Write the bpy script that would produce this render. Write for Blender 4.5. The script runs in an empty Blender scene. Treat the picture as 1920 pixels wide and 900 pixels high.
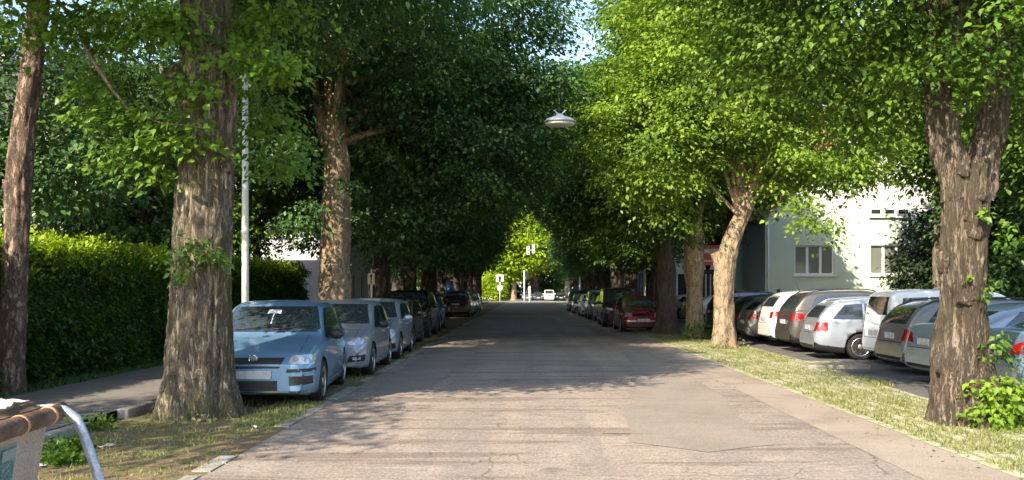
import bpy, bmesh, math, random
import numpy as np
from mathutils import Vector, Matrix, noise
from mathutils.bvhtree import BVHTree

R = math.radians
scene = bpy.context.scene
# ---------------------------------------------------------------- camera, sky, sun, exposure
cam_data = bpy.data.cameras.new('camera'); cam = bpy.data.objects.new('camera', cam_data)
scene.collection.objects.link(cam); scene.camera = cam
cam.location = (0, 0, 1.65); cam.rotation_euler = (R(90), 0, 0)
cam_data.sensor_width = 36; cam_data.lens = 33.75
cam_data.shift_x = -25/1920; cam_data.shift_y = 95/1920
cam_data.clip_start = .05; cam_data.clip_end = 2000

SUN_AZ, SUN_EL = 33, 36          # degrees left of straight behind the camera, elevation
world = bpy.data.worlds.new('World'); scene.world = world; world.use_nodes = True
wn = world.node_tree; sky = wn.nodes.new('ShaderNodeTexSky'); sky.sky_type = 'NISHITA'
sky.sun_disc = False; sky.sun_elevation = R(SUN_EL); sky.sun_rotation = R(180+SUN_AZ)
sky.air_density = 1.0; sky.dust_density = 1.2
wn.links.new(sky.outputs[0], wn.nodes['Background'].inputs[0])
wn.nodes['Background'].inputs[1].default_value = .15
sd = bpy.data.lights.new('sun', 'SUN'); sd.energy = 4.3; sd.angle = R(.45); sd.color = (1, .87, .69)
so = bpy.data.objects.new('sun', sd); scene.collection.objects.link(so)
tosun = Vector((-math.sin(R(SUN_AZ))*math.cos(R(SUN_EL)), -math.cos(R(SUN_AZ))*math.cos(R(SUN_EL)), math.sin(R(SUN_EL))))
so.rotation_euler = tosun.to_track_quat('Z', 'Y').to_euler(); so.location = tosun*60
vs = scene.view_settings; vs.view_transform = 'Standard'; vs.look = 'None'; vs.gamma = 1
vs.use_curve_mapping = False; vs.exposure = 1.42
scene.cycles.max_bounces = 6; scene.cycles.diffuse_bounces = 4; scene.cycles.glossy_bounces = 3
scene.cycles.transmission_bounces = 4; scene.cycles.transparent_max_bounces = 4
scene.cycles.sample_clamp_indirect = 4

COL = scene.collection
rng = random.Random(7)

# ---------------------------------------------------------------- object helpers
def tag(o, label=None, cat=None, group=None, kind=None):
    if label: o['label'] = label
    if cat: o['category'] = cat
    if group: o['group'] = group
    if kind: o['kind'] = kind
    return o
def link(name, me, mats=(), parent=None, smooth=False):
    for m in mats: me.materials.append(m)
    if smooth: me.polygons.foreach_set('use_smooth', [True]*len(me.polygons))
    o = bpy.data.objects.new(name, me); COL.objects.link(o)
    if parent: o.parent = parent
    return o
def empty(name, loc=(0,0,0), rz=0, parent=None):
    o = bpy.data.objects.new(name, None); COL.objects.link(o); o.location = loc
    o.rotation_euler = (0,0,rz); o.empty_display_size = .2
    if parent: o.parent = parent
    return o
def bmobj(name, bm, mats, parent=None, smooth=False):
    me = bpy.data.meshes.new(name); bmesh.ops.recalc_face_normals(bm, faces=bm.faces); bm.to_mesh(me); bm.free()
    return link(name, me, mats if isinstance(mats, (list,tuple)) else [mats], parent, smooth)
def bbox(bm, x0, x1, y0, y1, z0, z1, mi=0):
    vs = [bm.verts.new(p) for p in ((x0,y0,z0),(x1,y0,z0),(x1,y1,z0),(x0,y1,z0),(x0,y0,z1),(x1,y0,z1),(x1,y1,z1),(x0,y1,z1))]
    fs = []
    for f in ((0,3,2,1),(4,5,6,7),(0,1,5,4),(1,2,6,5),(2,3,7,6),(3,0,4,7)):
        g = bm.faces.new([vs[i] for i in f]); g.material_index = mi; fs.append(g)
    return vs
def box_obj(name, x0,x1,y0,y1,z0,z1, mat, parent=None, bevel=0):
    bm = bmesh.new(); bbox(bm, x0,x1,y0,y1,z0,z1)
    if bevel: bmesh.ops.bevel(bm, geom=list(bm.edges), offset=bevel, segments=2, affect='EDGES', profile=.5)
    return bmobj(name, bm, mat, parent)
def tube(bm, pts, rad, n=10, cap=True, mi=0):
    pts = [Vector(p) for p in pts]
    if not hasattr(rad, '__len__'): rad = [rad]*len(pts)
    rings = []; ref = None
    for i, p in enumerate(pts):
        d = (pts[min(i+1,len(pts)-1)] - pts[max(i-1,0)]).normalized()
        if ref is None: ref = Vector((1,0,0)) if abs(d.x) < .8 else Vector((0,1,0))
        a = (ref - d*ref.dot(d)).normalized(); b = d.cross(a); ref = a
        rings.append([bm.verts.new(p + (a*math.cos(2*math.pi*k/n) + b*math.sin(2*math.pi*k/n))*rad[i]) for k in range(n)])
    for r0, r1 in zip(rings, rings[1:]):
        for k in range(n):
            f = bm.faces.new((r0[k], r0[(k+1)%n], r1[(k+1)%n], r1[k])); f.material_index = mi; f.smooth = True
    if cap:
        for r in (rings[0][::-1], rings[-1]):
            f = bm.faces.new(r); f.material_index = mi
def tube_obj(name, pts, rad, mat, parent=None, n=10):
    bm = bmesh.new(); tube(bm, pts, rad, n); return bmobj(name, bm, mat, parent)
def lathe(bm, prof, n=32, axis='z', off=(0,0,0), mi=0):
    rings = []
    for r, h in prof:
        ring = []
        for k in range(n):
            a = 2*math.pi*k/n; c, s = r*math.cos(a), r*math.sin(a)
            p = (c, s, h) if axis == 'z' else ((h, c, s) if axis == 'x' else (c, h, s))
            ring.append(bm.verts.new(Vector(p)+Vector(off)))
        rings.append(ring)
    for r0, r1 in zip(rings, rings[1:]):
        for k in range(n):
            f = bm.faces.new((r0[k], r0[(k+1)%n], r1[(k+1)%n], r1[k])); f.smooth = True; f.material_index = mi
    for r in (rings[0][::-1], rings[-1]):
        f = bm.faces.new(r); f.material_index = mi
def sheet(name, poly, z, mat, kind='structure'):
    bm = bmesh.new(); bm.faces.new([bm.verts.new((x,y,z)) for x, y in poly])
    o = bmobj(name, bm, mat); 
    if o.data.polygons[0].normal.z < 0: o.data.flip_normals()
    return tag(o, kind=kind)
def copy_thing(root, loc=None, rz=None, scale=None):
    def rec(o, par):
        c = o.copy(); COL.objects.link(c); c.parent = par
        for ch in [x for x in kids.get(o.name, [])]: rec(ch, c)
        return c
    kids = {}
    for o in root.children_recursive: kids.setdefault(o.parent.name, []).append(o)
    c = rec(root, None)
    if loc is not None: c.location = loc
    if rz is not None: c.rotation_euler = (0,0,rz)
    if scale is not None: c.scale = (scale,)*3 if not hasattr(scale,'__len__') else scale
    return c

# ---------------------------------------------------------------- materials
def newmat(name):
    m = bpy.data.materials.new(name); m.use_nodes = True
    return m, m.node_tree, m.node_tree.nodes['Principled BSDF']
def mat_plain(name, col, rough=.6, metal=0, coat=0, spec=.5, emit=None):
    m, nt, b = newmat(name)
    b.inputs['Base Color'].default_value = (*col, 1); b.inputs['Roughness'].default_value = rough
    b.inputs['Metallic'].default_value = metal; b.inputs['Coat Weight'].default_value = coat
    b.inputs['Coat Roughness'].default_value = .04; b.inputs['Specular IOR Level'].default_value = spec
    if emit:
        b.inputs['Emission Color'].default_value = (*emit[0], 1); b.inputs['Emission Strength'].default_value = emit[1]
    return m
class NT:
    """small node-tree helper"""
    def __init__(s, nt): s.nt = nt; s.N = nt.nodes; s.L = nt.links
    def new(s, t, **kw):
        n = s.N.new(t)
        for k, v in kw.items(): setattr(n, k, v)
        return n
    def val(s, sock, v):
        if isinstance(v, bpy.types.NodeSocket): s.L.new(v, sock)
        elif hasattr(v, '__len__') and len(v) == 3 and len(sock.default_value) == 4: sock.default_value = (*v, 1)
        else: sock.default_value = v
    def coord(s, kind='Object', scale=(1,1,1), rot=(0,0,0)):
        t = s.new('ShaderNodeTexCoord'); mp = s.new('ShaderNodeMapping')
        s.L.new(t.outputs[kind], mp.inputs[0]); mp.inputs['Scale'].default_value = scale; mp.inputs['Rotation'].default_value = rot
        return mp.outputs[0]
    def noise(s, vec, scale, detail=4, rough=.55, dist=0):
        n = s.new('ShaderNodeTexNoise'); s.L.new(vec, n.inputs['Vector']); n.inputs['Scale'].default_value = scale
        n.inputs['Detail'].default_value = detail; n.inputs['Roughness'].default_value = rough; n.inputs['Distortion'].default_value = dist
        return n
    def ramp(s, fac, stops):
        r = s.new('ShaderNodeValToRGB'); s.L.new(fac, r.inputs[0]); e = r.color_ramp.elements
        while len(e) < len(stops): e.new(.5)
        for el, (p, c) in zip(e, stops):
            el.position = p; el.color = (*c, 1) if hasattr(c, '__len__') else (c, c, c, 1)
        return r.outputs[0]
    def mix(s, fac, a, b, mode='MIX'):
        m = s.new('ShaderNodeMix', data_type='RGBA', blend_type=mode)
        s.val(m.inputs[0], fac); s.val(m.inputs[6], a); s.val(m.inputs[7], b); return m.outputs[2]
    def math(s, op, a, b=0):
        m = s.new('ShaderNodeMath', operation=op); s.val(m.inputs[0], a); s.val(m.inputs[1], b); return m.outputs[0]
    def bump(s, h, strength, dist, bsdf, normal=None):
        b = s.new('ShaderNodeBump'); s.L.new(h, b.inputs['Height']); b.inputs['Strength'].default_value = strength
        b.inputs['Distance'].default_value = dist
        if normal: s.L.new(normal, b.inputs['Normal'])
        s.L.new(b.outputs[0], bsdf.inputs['Normal']); return b.outputs[0]

def mat_leaf(name, dark, light, trans=.35, gloss=.45):
    m, nt, b = newmat(name); h = NT(nt)
    at = h.new('ShaderNodeAttribute', attribute_name='tint', attribute_type='GEOMETRY')
    col = h.ramp(at.outputs['Fac'], [(0, dark), (1, light)])
    h.val(b.inputs['Base Color'], col); b.inputs['Roughness'].default_value = gloss; b.inputs['Specular IOR Level'].default_value = .35
    tr = h.new('ShaderNodeBsdfTranslucent')
    h.val(tr.inputs['Color'], h.mix(1.0, col, (1.5, 1.45, .55), 'MULTIPLY'))
    mx = h.new('ShaderNodeMixShader'); mx.inputs[0].default_value = trans
    h.L.new(b.outputs[0], mx.inputs[1]); h.L.new(tr.outputs[0], mx.inputs[2])
    h.L.new(mx.outputs[0], nt.nodes['Material Output'].inputs['Surface'])
    return m
def mat_bark(name, dark, mid, light, sc=14, stretch=.16, patch=None, bump=.9, moss=None):
    m, nt, b = newmat(name); h = NT(nt)
    v = h.coord('Object', (1,1,stretch)); v2 = h.coord('Object')
    n1 = h.noise(v, sc, 8, .72, .5); n2 = h.noise(v2, 2.2, 3); n3 = h.noise(v, sc*3, 3)
    vo = h.new('ShaderNodeTexVoronoi', feature='DISTANCE_TO_EDGE'); h.L.new(h.mix(.25, v, n1.outputs['Color']), vo.inputs['Vector']); vo.inputs['Scale'].default_value = sc*.8
    col = h.ramp(n1.outputs['Fac'], [(.3, dark), (.5, mid), (.68, light)])
    col = h.mix(h.ramp(n2.outputs['Fac'], [(.4, 0), (.65, .6)]), col, h.mix(.5, col, light))
    crack = h.ramp(vo.outputs['Distance'], [(0, .35), (.12, 1)])
    col = h.mix(1, col, crack, 'MULTIPLY')
    if moss:
        n5 = h.noise(v2, 1.6, 5, .6); col = h.mix(h.ramp(n5.outputs['Fac'], [(.5, 0), (.62, .55)]), col, moss)
    if patch:
        v3 = h.coord('Object', (1,1,.6)); n4 = h.noise(v3, 7, 3, .5, .6)
        f = h.ramp(n4.outputs['Fac'], [(.5, 0), (.53, 1)]); col = h.mix(f, col, patch)
    h.val(b.inputs['Base Color'], col); b.inputs['Roughness'].default_value = .9; b.inputs['Specular IOR Level'].default_value = .15
    hh = h.math('ADD', h.math('MULTIPLY', n1.outputs['Fac'], 1.0), h.math('MULTIPLY', h.ramp(vo.outputs['Distance'], [(0, 0), (.2, 1)]), .6))
    hh = h.math('ADD', hh, h.math('MULTIPLY', n3.outputs['Fac'], .3))
    h.bump(hh, bump, .04, b)
    return m

# ---------------------------------------------------------------- foliage (numpy)
LV = np.array([(0,0,0),(.38,.33,.07),(1,0,-.12),(.38,-.33,.07)], float)
def leaf_mesh(name, P, D, Nn, S, T):
    n = len(P)
    D = D/np.linalg.norm(D,axis=1)[:,None]; B = np.cross(Nn, D); B /= np.linalg.norm(B,axis=1)[:,None]+1e-9
    N2 = np.cross(D, B)
    V = P[:,None,:] + S[:,None,None]*(LV[None,:,0:1]*D[:,None,:] + LV[None,:,1:2]*B[:,None,:] + LV[None,:,2:3]*N2[:,None,:])
    V = V.reshape(-1,3).astype(np.float32)
    base = np.arange(n)*4
    F = np.stack([base,base+2,base+1,base,base+3,base+2],1).reshape(-1).astype(np.int32)
    me = bpy.data.meshes.new(name); me.vertices.add(len(V)); me.vertices.foreach_set('co', V.ravel())
    me.loops.add(len(F)); me.loops.foreach_set('vertex_index', F)
    me.polygons.add(len(F)//3); me.polygons.foreach_set('loop_start', np.arange(0,len(F),3,dtype=np.int32))
    a = me.attributes.new('tint', 'FLOAT', 'FACE'); a.data.foreach_set('value', np.repeat(T,2).astype(np.float32))
    me.update(calc_edges=True); return me
def clump_leaves(C, O, rs, per, size, g, flat=.38, droop=.45, tint=None):
    """C clump centres, O outward directions, rs radius per clump"""
    n = len(C)
    q = g.normal(0, .5, (n, per, 3)); q[...,2] *= flat
    rho = np.linalg.norm(q[...,:2], axis=2)
    q[...,2] -= droop*rho**1.5
    P = C[:,None,:] + q*rs[:,None,None]
    rad = q.copy(); rad[...,2] = 0; rad /= np.linalg.norm(rad,axis=2)[...,None]+1e-6
    D = rad*.8 + O[:,None,:]*.35 + g.normal(0,.45,(n,per,3)); D[...,2] -= .55
    N = np.zeros((n,per,3)); N[...,2] = 1; N += rad*.35 + O[:,None,:]*.3 + g.normal(0,.38,(n,per,3))
    S = size*g.uniform(.5,1.45,(n,per))
    if tint is None: tint = g.uniform(.0,.85,n)
    T = np.clip(tint[:,None] + g.normal(0,.16,(n,per)), 0, 1)
    return P.reshape(-1,3), D.reshape(-1,3), N.reshape(-1,3), S.ravel(), T.ravel()
def blob_clumps(blobs, n, g, shell=.55):
    vol = np.array([b[3]*b[4]*b[5] for b in blobs])**(2/3); pick = g.choice(len(blobs), n, p=vol/vol.sum())
    B = np.array(blobs)[pick]
    d = g.normal(0,1,(n,3)); d /= np.linalg.norm(d,axis=1)[:,None]
    r = g.uniform(shell**3,1,n)**(1/3)
    r *= 1 + .16*np.sin(d[:,0]*5+pick)*np.cos(d[:,1]*4+d[:,2]*3)
    C = B[:,:3] + d*r[:,None]*B[:,3:6]
    O = d*np.array([1,1,.5]); return C, O
def crown(blobs, n, per, size, cr, mat, seed, parent, name='crown', shell=.5, cut=None, extra=None, flat=.27):
    g = np.random.default_rng(seed); C, O = blob_clumps(blobs, n, g, shell)
    if cut is not None: k = cut(C); C, O = C[k], O[k]
    rs = cr*g.uniform(.7,1.3,len(C))
    parts = [clump_leaves(C, O, rs, per, size, g, flat)]
    if extra is not None: parts += extra(g)
    P,D,N,S,T = [np.concatenate(x) for x in zip(*parts)]
    return link(name, leaf_mesh(name,P,D,N,S,T), [mat], parent)

# ---------------------------------------------------------------- trunks
def trunk_bm(bm, path, radii, seg=28, step=.12, flute=.0, flare=0, bumps=.06, seed=0, lobes=5, fine=.02):
    """path: list of points; radii at the same points; rings interpolated, angular noise for ridges and burls"""
    path = [Vector(p) for p in path]; L = [0]
    for a, b in zip(path, path[1:]): L.append(L[-1]+(b-a).length)
    m = max(4, int(L[-1]/step)); rings = []; ref = Vector((1,0,0))
    ctr = []
    for i in range(m+1):
        s = L[-1]*i/m; j = max(k for k in range(len(L)) if L[k] <= s+1e-9); j = min(j, len(L)-2)
        t = (s-L[j])/(L[j+1]-L[j]); 
        p0 = path[max(j-1,0)]; p1 = path[j]; p2 = path[j+1]; p3 = path[min(j+2,len(path)-1)]
        c = .5*((2*p1)+(p2-p0)*t+(2*p0-5*p1+4*p2-p3)*t*t+(3*p1-p0-3*p2+p3)*t**3)
        tt = t*t*(3-2*t); ctr.append((c, radii[j]*(1-tt)+radii[j+1]*tt, s))
    for i, (c, r, s) in enumerate(ctr):
        d = (ctr[min(i+1,m)][0]-ctr[max(i-1,0)][0]).normalized()
        a = (ref-d*ref.dot(d)).normalized(); b = d.cross(a); ref = a; ring = []
        for k in range(seg):
            th = 2*math.pi*k/seg; u = a*math.cos(th)+b*math.sin(th)
            fl = flare*math.exp(-s/.28)*(1+.55*math.sin(lobes*th+seed)) + flute*math.exp(-s/1.6)*math.sin(lobes*th+seed+s*.4)
            nz = noise.noise(Vector((math.cos(th)*1.3+seed*3.1, math.sin(th)*1.3, s*1.1)))*bumps*2
            nf = noise.noise(Vector((math.cos(th)*r*14, math.sin(th)*r*14+seed, s*2.2)))*fine
            rr = 1-abs(noise.noise(Vector((math.cos(th)*r*34+seed, math.sin(th)*r*34, s*3.2+noise.noise(Vector((th*2,s*3,seed)))*.5))))*2.6; nf += rr*fine*.75 + noise.noise(Vector((math.cos(th)*r*60, math.sin(th)*r*60, s*16)))*fine*.35
            ring.append(bm.verts.new(c+u*(r*(1+nz+fl)+nf)))
        rings.append(ring)
    for r0, r1 in zip(rings, rings[1:]):
        for k in range(seg):
            f = bm.faces.new((r0[k],r0[(k+1)%seg],r1[(k+1)%seg],r1[k])); f.smooth = True
    bm.faces.new(rings[-1]); return ctr
def burl(bm, c, r, sq=(1,1,1), seed=0):
    res = bmesh.ops.create_icosphere(bm, subdivisions=3, radius=r)
    for v in res['verts']:
        v.co = Vector((v.co.x*sq[0], v.co.y*sq[1], v.co.z*sq[2]))*(.85+.55*noise.noise(v.co*9+Vector((seed,0,0)))+.3*noise.noise(v.co*26)) + Vector((c[0]*.86,c[1]*.86,c[2]))
        for f in v.link_faces: f.smooth = True
def limbs(bm, start_pts, blobs, n, r0, g, seed=0):
    for i in range(n):
        s = Vector(start_pts[i % len(start_pts)]); b = blobs[i % len(blobs)]
        d = Vector(g.normal(0,1,3)); d.normalize()
        e = Vector(b[:3]) + Vector((d.x*b[3], d.y*b[4], abs(d.z)*b[5]*.8))*.75
        mid = s.lerp(e, .45) + Vector((0,0,(e-s).length*.12)) + Vector(g.normal(0,.25,3))
        tube(bm, [s, s.lerp(mid,.5)+Vector(g.normal(0,.08,3)), mid, mid.lerp(e,.5)+Vector(g.normal(0,.15,3)), e], [r0, r0*.75, r0*.5, r0*.3, r0*.1], 7, False)
# ---------------------------------------------------------------- car materials
def mat_paint(name, col, metal=.45, rough=.32, dirt=.25):
    m, nt, b = newmat(name); h = NT(nt); v = h.coord('Object')
    n = h.noise(v, 3, 5, .6)
    h.val(b.inputs['Base Color'], h.mix(h.ramp(n.outputs['Fac'], [(.45,0),(.75,dirt)]), col, tuple(c*.6+.05 for c in col)))
    h.val(b.inputs['Roughness'], h.ramp(n.outputs['Fac'], [(.4, rough), (.7, rough+.15)]))
    b.inputs['Metallic'].default_value = metal; b.inputs['Coat Weight'].default_value = .8; b.inputs['Coat Roughness'].default_value = .05
    return m
M_glass = mat_plain('car_glass', (.03,.038,.045), .02, 0, .6, 1)
M_rubber = mat_plain('rubber', (.012,.012,.013), .75)
M_black = mat_plain('black_plastic', (.015,.015,.017), .5)
M_well = mat_plain('wheel_well', (.006,.006,.006), .95)
M_alloy = mat_plain('alloy', (.55,.56,.58), .3, .9)
M_alloyd = mat_plain('alloy_dark', (.12,.12,.13), .4, .7)
M_chrome = mat_plain('chrome', (.75,.76,.78), .12, 1)
M_red = mat_plain('tail_red', (.28,.008,.012), .15, 0, 1)
M_hazy = mat_plain('tail_clear', (.6,.5,.5), .15, 0, 1)
M_seam = mat_plain('seam', (.008,.008,.008), .8)
M_skylike = mat_plain('paper_white', (.75,.74,.7), .8)
M_amber = mat_plain('amber', (.6,.2,.03), .2, 0, 1)
def mat_headlight():
    m, nt, b = newmat('headlight_lens'); h = NT(nt); v = h.coord('Object')
    vo = h.new('ShaderNodeTexVoronoi'); h.L.new(v, vo.inputs['Vector']); vo.inputs['Scale'].default_value = 9
    h.val(b.inputs['Base Color'], h.ramp(vo.outputs['Distance'], [(.1,(.75,.77,.8)),(.4,(.5,.53,.56)),(.6,(.7,.72,.75))]))
    b.inputs['Metallic'].default_value = .5; b.inputs['Roughness'].default_value = .15; b.inputs['Coat Weight'].default_value = 1
    h.bump(vo.outputs['Distance'], .6, .03, b); return m
M_head = mat_headlight()
def mat_plate():
    m, nt, b = newmat('plate_white'); h = NT(nt); v = h.coord('Object', (9,9,4))
    n = h.new('ShaderNodeTexVoronoi', feature='F1'); h.L.new(v, n.inputs['Vector']); n.inputs['Scale'].default_value = 1.4
    h.val(b.inputs['Base Color'], h.ramp(n.outputs['Color'], [(0,(.42,.41,.42)),(1,(.62,.6,.6))])); b.inputs['Roughness'].default_value = .4; return m
M_plate = mat_plate(); M_eublue = mat_plain('plate_band_blue', (.02,.07,.5), .4)

# ---------------------------------------------------------------- cars: one lofted body per type, everything else fitted onto it
def sm_interp(pts, sig=.035):
    xs = np.array([p[0] for p in pts]); zs = np.array([p[1] for p in pts])
    def f(u):
        k = np.linspace(-2,2,9); w = np.exp(-k*k/2); return float((np.interp(u+k*sig, xs, zs)*w).sum()/w.sum())
    return f
class Car:
    def __init__(s, c):
        s.c = c; L, W, H = c['L'], c['W'], c['H']; s.zt = sm_interp(c['top']); s.bel = sm_interp(c['belt'], .1)
        s.wp = sm_interp(c.get('plan', [(0,.76),(.06,.85),(.22,.94),(.6,.985),(1.1,1),(L-.9,1),(L-.35,.965),(L-.1,.91),(L,.82)]), .03)
        zb0 = c.get('zb', .17); s.zb = sm_interp([(0,zb0+.09),(.1,zb0+.04),(.4,zb0),(L-.6,zb0),(L-.1,zb0+.06),(L,zb0+.14)], .05)
        us = sorted(set([0,.012,.03,.06,.1,.15,.2]+[.25+.055*i for i in range(int((L-.5)/.055)+1)]+[L-.2,L-.15,L-.1,L-.06,L-.03,L-.012,L]))
        bm = bmesh.new(); rings = []
        tum = c.get('tum', .27)
        for u in us:
            zt = s.zt(u); w = s.wp(u)*W/2; zb = s.zb(u); zs = min(s.bel(u), zt-.07); H1 = zt-zs
            yb = w*.965-.02; r = min(.1, H1*.55); ys = yb-tum*H1*.97; cr = c.get('crown', .035)*min(1, .5+H1)
            P = [(0,zb),(w*.6,zb),(w*.88,zb),(w*.955,zb+.04),(w*.985,zb+.14),(w,zb+.45*(zs-zb)),(w*.997,zb+.62*(zs-zb)),(w*.985,zb+.75*(zs-zb)),(w*.99,zs-.08),(w*.985,zs-.035),(w*.965,zs)]
            hh = H1-r
            for f in (.05,.3,.6,.85,1): P.append((yb-tum*hh*f-.03*H1*f*f*.5, zs+hh*f))
            y1 = P[-1][0]
            P += [(y1-.16*r, zt-.5*r),(y1-.45*r, zt-.18*r),(y1-.95*r, zt),(y1*.66, zt+cr*.6),(y1*.33, zt+cr*.92),(0, zt+cr)]
            y = u-L/2
            ring = [bm.verts.new((px, y, pz)) for px, pz in P] + [bm.verts.new((-px, y, pz)) for px, pz in P[-2:0:-1]]
            rings.append(ring)
        n = len(rings[0])
        for a, b in zip(rings, rings[1:]):
            for k in range(n): bm.faces.new((a[k],a[(k+1)%n],b[(k+1)%n],b[k]))
        bm.faces.new(rings[0]); bm.faces.new(rings[-1][::-1])
        bmesh.ops.recalc_face_normals(bm, faces=bm.faces)
        me = bpy.data.meshes.new('body'); bm.to_mesh(me); bm.free()
        s.R = c.get('R', .315); Rc = s.R+.05; s.yw = (c['fw']-L/2, c['fw']+c['wb']-L/2)
        o = bpy.data.objects.new('tmp', me); COL.objects.link(o)
        cb = bmesh.new()
        for yw in s.yw:
            for sx in (-1,1): lathe(cb, [(Rc,-.17),(Rc,.17)], 40, 'x', (sx*(W/2-.1), yw, s.R))
        bmesh.ops.recalc_face_normals(cb, faces=cb.faces)
        cm = bpy.data.meshes.new('cut'); cb.to_mesh(cm); cb.free(); co = bpy.data.objects.new('cut', cm); COL.objects.link(co)
        md = o.modifiers.new('b','BOOLEAN'); md.object = co; md.operation = 'DIFFERENCE'; md.solver = 'EXACT'
        dg = bpy.context.evaluated_depsgraph_get(); s.body = bpy.data.meshes.new_from_object(o.evaluated_get(dg))
        bpy.data.objects.remove(o); bpy.data.objects.remove(co)
        s.body.materials.clear()
        clad = c.get('clad', 0)
        for p in s.body.polygons:
            cc = p.center; mi = 0
            well = any(math.hypot(cc.y-yw, cc.z-s.R) < Rc+.003 for yw in s.yw) and abs(cc.x) > W/2-.28
            if well and (abs(abs(cc.x)-(W/2-.27)) < .01 or abs(p.normal.x) < .5 and all(abs(math.hypot(s.body.vertices[v].co.y-yw, s.body.vertices[v].co.z-s.R)-Rc) < .02 for v in p.vertices for yw in [min(s.yw, key=lambda q: abs(q-cc.y))])): mi = 1
            elif clad and cc.z < clad: mi = 2
            elif cc.z < c.get('zb',.17)+.05: mi = 2
            p.material_index = mi
            p.use_smooth = mi != 1 and len(p.vertices) < 9
        bm = bmesh.new(); bm.from_mesh(me); s.bvh = BVHTree.FromBMesh(bm); bm.free()
    def hit(s, view, a, z):
        o, d = {'F': ((a,-6,z),(0,1,0)), 'B': ((a,6,z),(0,-1,0)), 'R': ((6,a,z),(-1,0,0)), 'L': ((-6,a,z),(1,0,0)), 'T': ((a,z,6),(0,0,-1))}[view]
        h = s.bvh.ray_cast(Vector(o), Vector(d)); return h[0], h[1]
    def patch(s, bm, view, poly, off=.004, step=.07):
        P = [Vector((p[0],p[1],0)) for p in poly]; x0=min(p.x for p in P); x1=max(p.x for p in P); z0=min(p.y for p in P); z1=max(p.y for p in P)
        t = bmesh.new(); nx=max(1,math.ceil((x1-x0)/step)); nz=max(1,math.ceil((z1-z0)/step))
        G=[[t.verts.new((x0+(x1-x0)*i/nx, z0+(z1-z0)*j/nz,0)) for i in range(nx+1)] for j in range(nz+1)]
        for j in range(nz):
            for i in range(nx): t.faces.new((G[j][i],G[j][i+1],G[j+1][i+1],G[j+1][i]))
        area = sum(P[i].x*P[(i+1)%len(P)].y-P[(i+1)%len(P)].x*P[i].y for i in range(len(P))); sg = 1 if area > 0 else -1
        for i in range(len(P)):
            a, b = P[i], P[(i+1)%len(P)]; e = b-a; nrm = Vector((e.y,-e.x,0))*sg
            bmesh.ops.bisect_plane(t, geom=list(t.verts)+list(t.edges)+list(t.faces), plane_co=a, plane_no=nrm, clear_outer=True, dist=1e-5)
        mp = {}
        for v in t.verts:
            h, nn = s.hit(view, v.co.x, v.co.y)
            mp[v] = bm.verts.new(h+nn*off) if h is not None else None
        for f in t.faces:
            vs = [mp[v] for v in f.verts]
            if None in vs: continue
            q = [v.co for v in vs]
            if max((q[i]-q[i-1]).length for i in range(len(q))) > .6: continue
            g = bm.faces.new(vs); g.smooth = True
        t.free()
    def part(s, name, root, mat, patches, off=.004):
        bm = bmesh.new()
        for view, poly in patches: s.patch(bm, view, poly, off)
        if not bm.faces: bm.free(); return None
        me = bpy.data.meshes.new(name); bm.to_mesh(me); bm.free()
        return link(name, me, [mat], root)
    def build(s, name, label, cat, paint, alloy=None, group=None, plate=True):
        c = s.c; L, W, H = c['L'], c['W'], c['H']; root = empty(name); tag(root, label, cat, group)
        alloy = alloy or M_alloy; low = M_black
        link('body', s.body.copy(), [paint, M_well, low], root)
        U = lambda u: u-L/2
        bel, tz = s.bel, s.zt
        # windscreen / rear window
        (wz0, wz1, wa, wb_) = c['ws']; s.part('windscreen', root, M_glass, [('F', [(-wa,wz0),(wa,wz0),(wb_,wz1),(-wb_,wz1)])])
        (rz0, rz1, ra, rb) = c['rw']; s.part('rear_window', root, M_glass, [('B', [(-ra,rz0),(ra,rz0),(rb,rz1),(-rb,rz1)])])
        for sd, sx in (('R',1),('L',-1)):
            for poly in c['side']: s.part('side_window', root, M_glass, [(sd, [(U(u),z) for u,z in poly])])
            for u0, zlo, zhi in c['seam']: s.part('door_seam', root, M_seam, [(sd, [(U(u0),zlo),(U(u0)+.012,zlo),(U(u0)+.012,zhi),(U(u0),zhi)])], .003)
            s.part('sill_moulding', root, M_seam, [(sd, [(U(c['fw']+.42), s.R+.0),(U(c['fw']+c['wb']-.42), s.R+.0),(U(c['fw']+c['wb']-.42), s.R+.012),(U(c['fw']+.42), s.R+.012)])], .003)
            for u0, z in c['handle']:
                h, nn = s.hit(sd, U(u0), z)
                if h: box_obj('door_handle', min(h.x,h.x+sx*.035), max(h.x,h.x+sx*.035), U(u0)-.09, U(u0)+.09, z-.015, z+.015, paint, root, .008)
            # mirror
            mu, mz = c['mirror']; h, nn = s.hit(sd, U(mu), mz)
            if h:
                bm = bmesh.new(); bmesh.ops.create_uvsphere(bm, u_segments=14, v_segments=8, radius=1)
                for v in bm.verts: v.co = Vector((v.co.x*.115, v.co.y*.07*(1 if v.co.y<0 else .5), v.co.z*.08)) + Vector((h.x+sx*.15, U(mu), mz+.03))
                for f in bm.faces: f.smooth = True
                tube(bm, [(h.x,U(mu)-.01,mz-.01),(h.x+sx*.08,U(mu)-.01,mz)], .025, 6)
                mr = bmobj('wing_mirror', bm, c.get('mirror_mat') or paint, root)
            # lights
            s.part('headlight', root, M_head, [('F', [(sx*a,z) for a,z in c['head']])] + ([(sd, [(U(u),z) for u,z in c['head_side']])] if 'head_side' in c else []), .006)
            tl = s.part('tail_light', root, M_red, [('B', [(sx*a,z) for a,z in c['tail']])], .007)
            s.part('side_lens', tl or root, M_red, [(sd, [(U(u),z) for u,z in c['tail_side']])], .007)
            if 'tail_w' in c: s.part('reversing_light', root, M_hazy, [('B', [(sx*a,z) for a,z in c['tail_w']])], .011)
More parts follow.
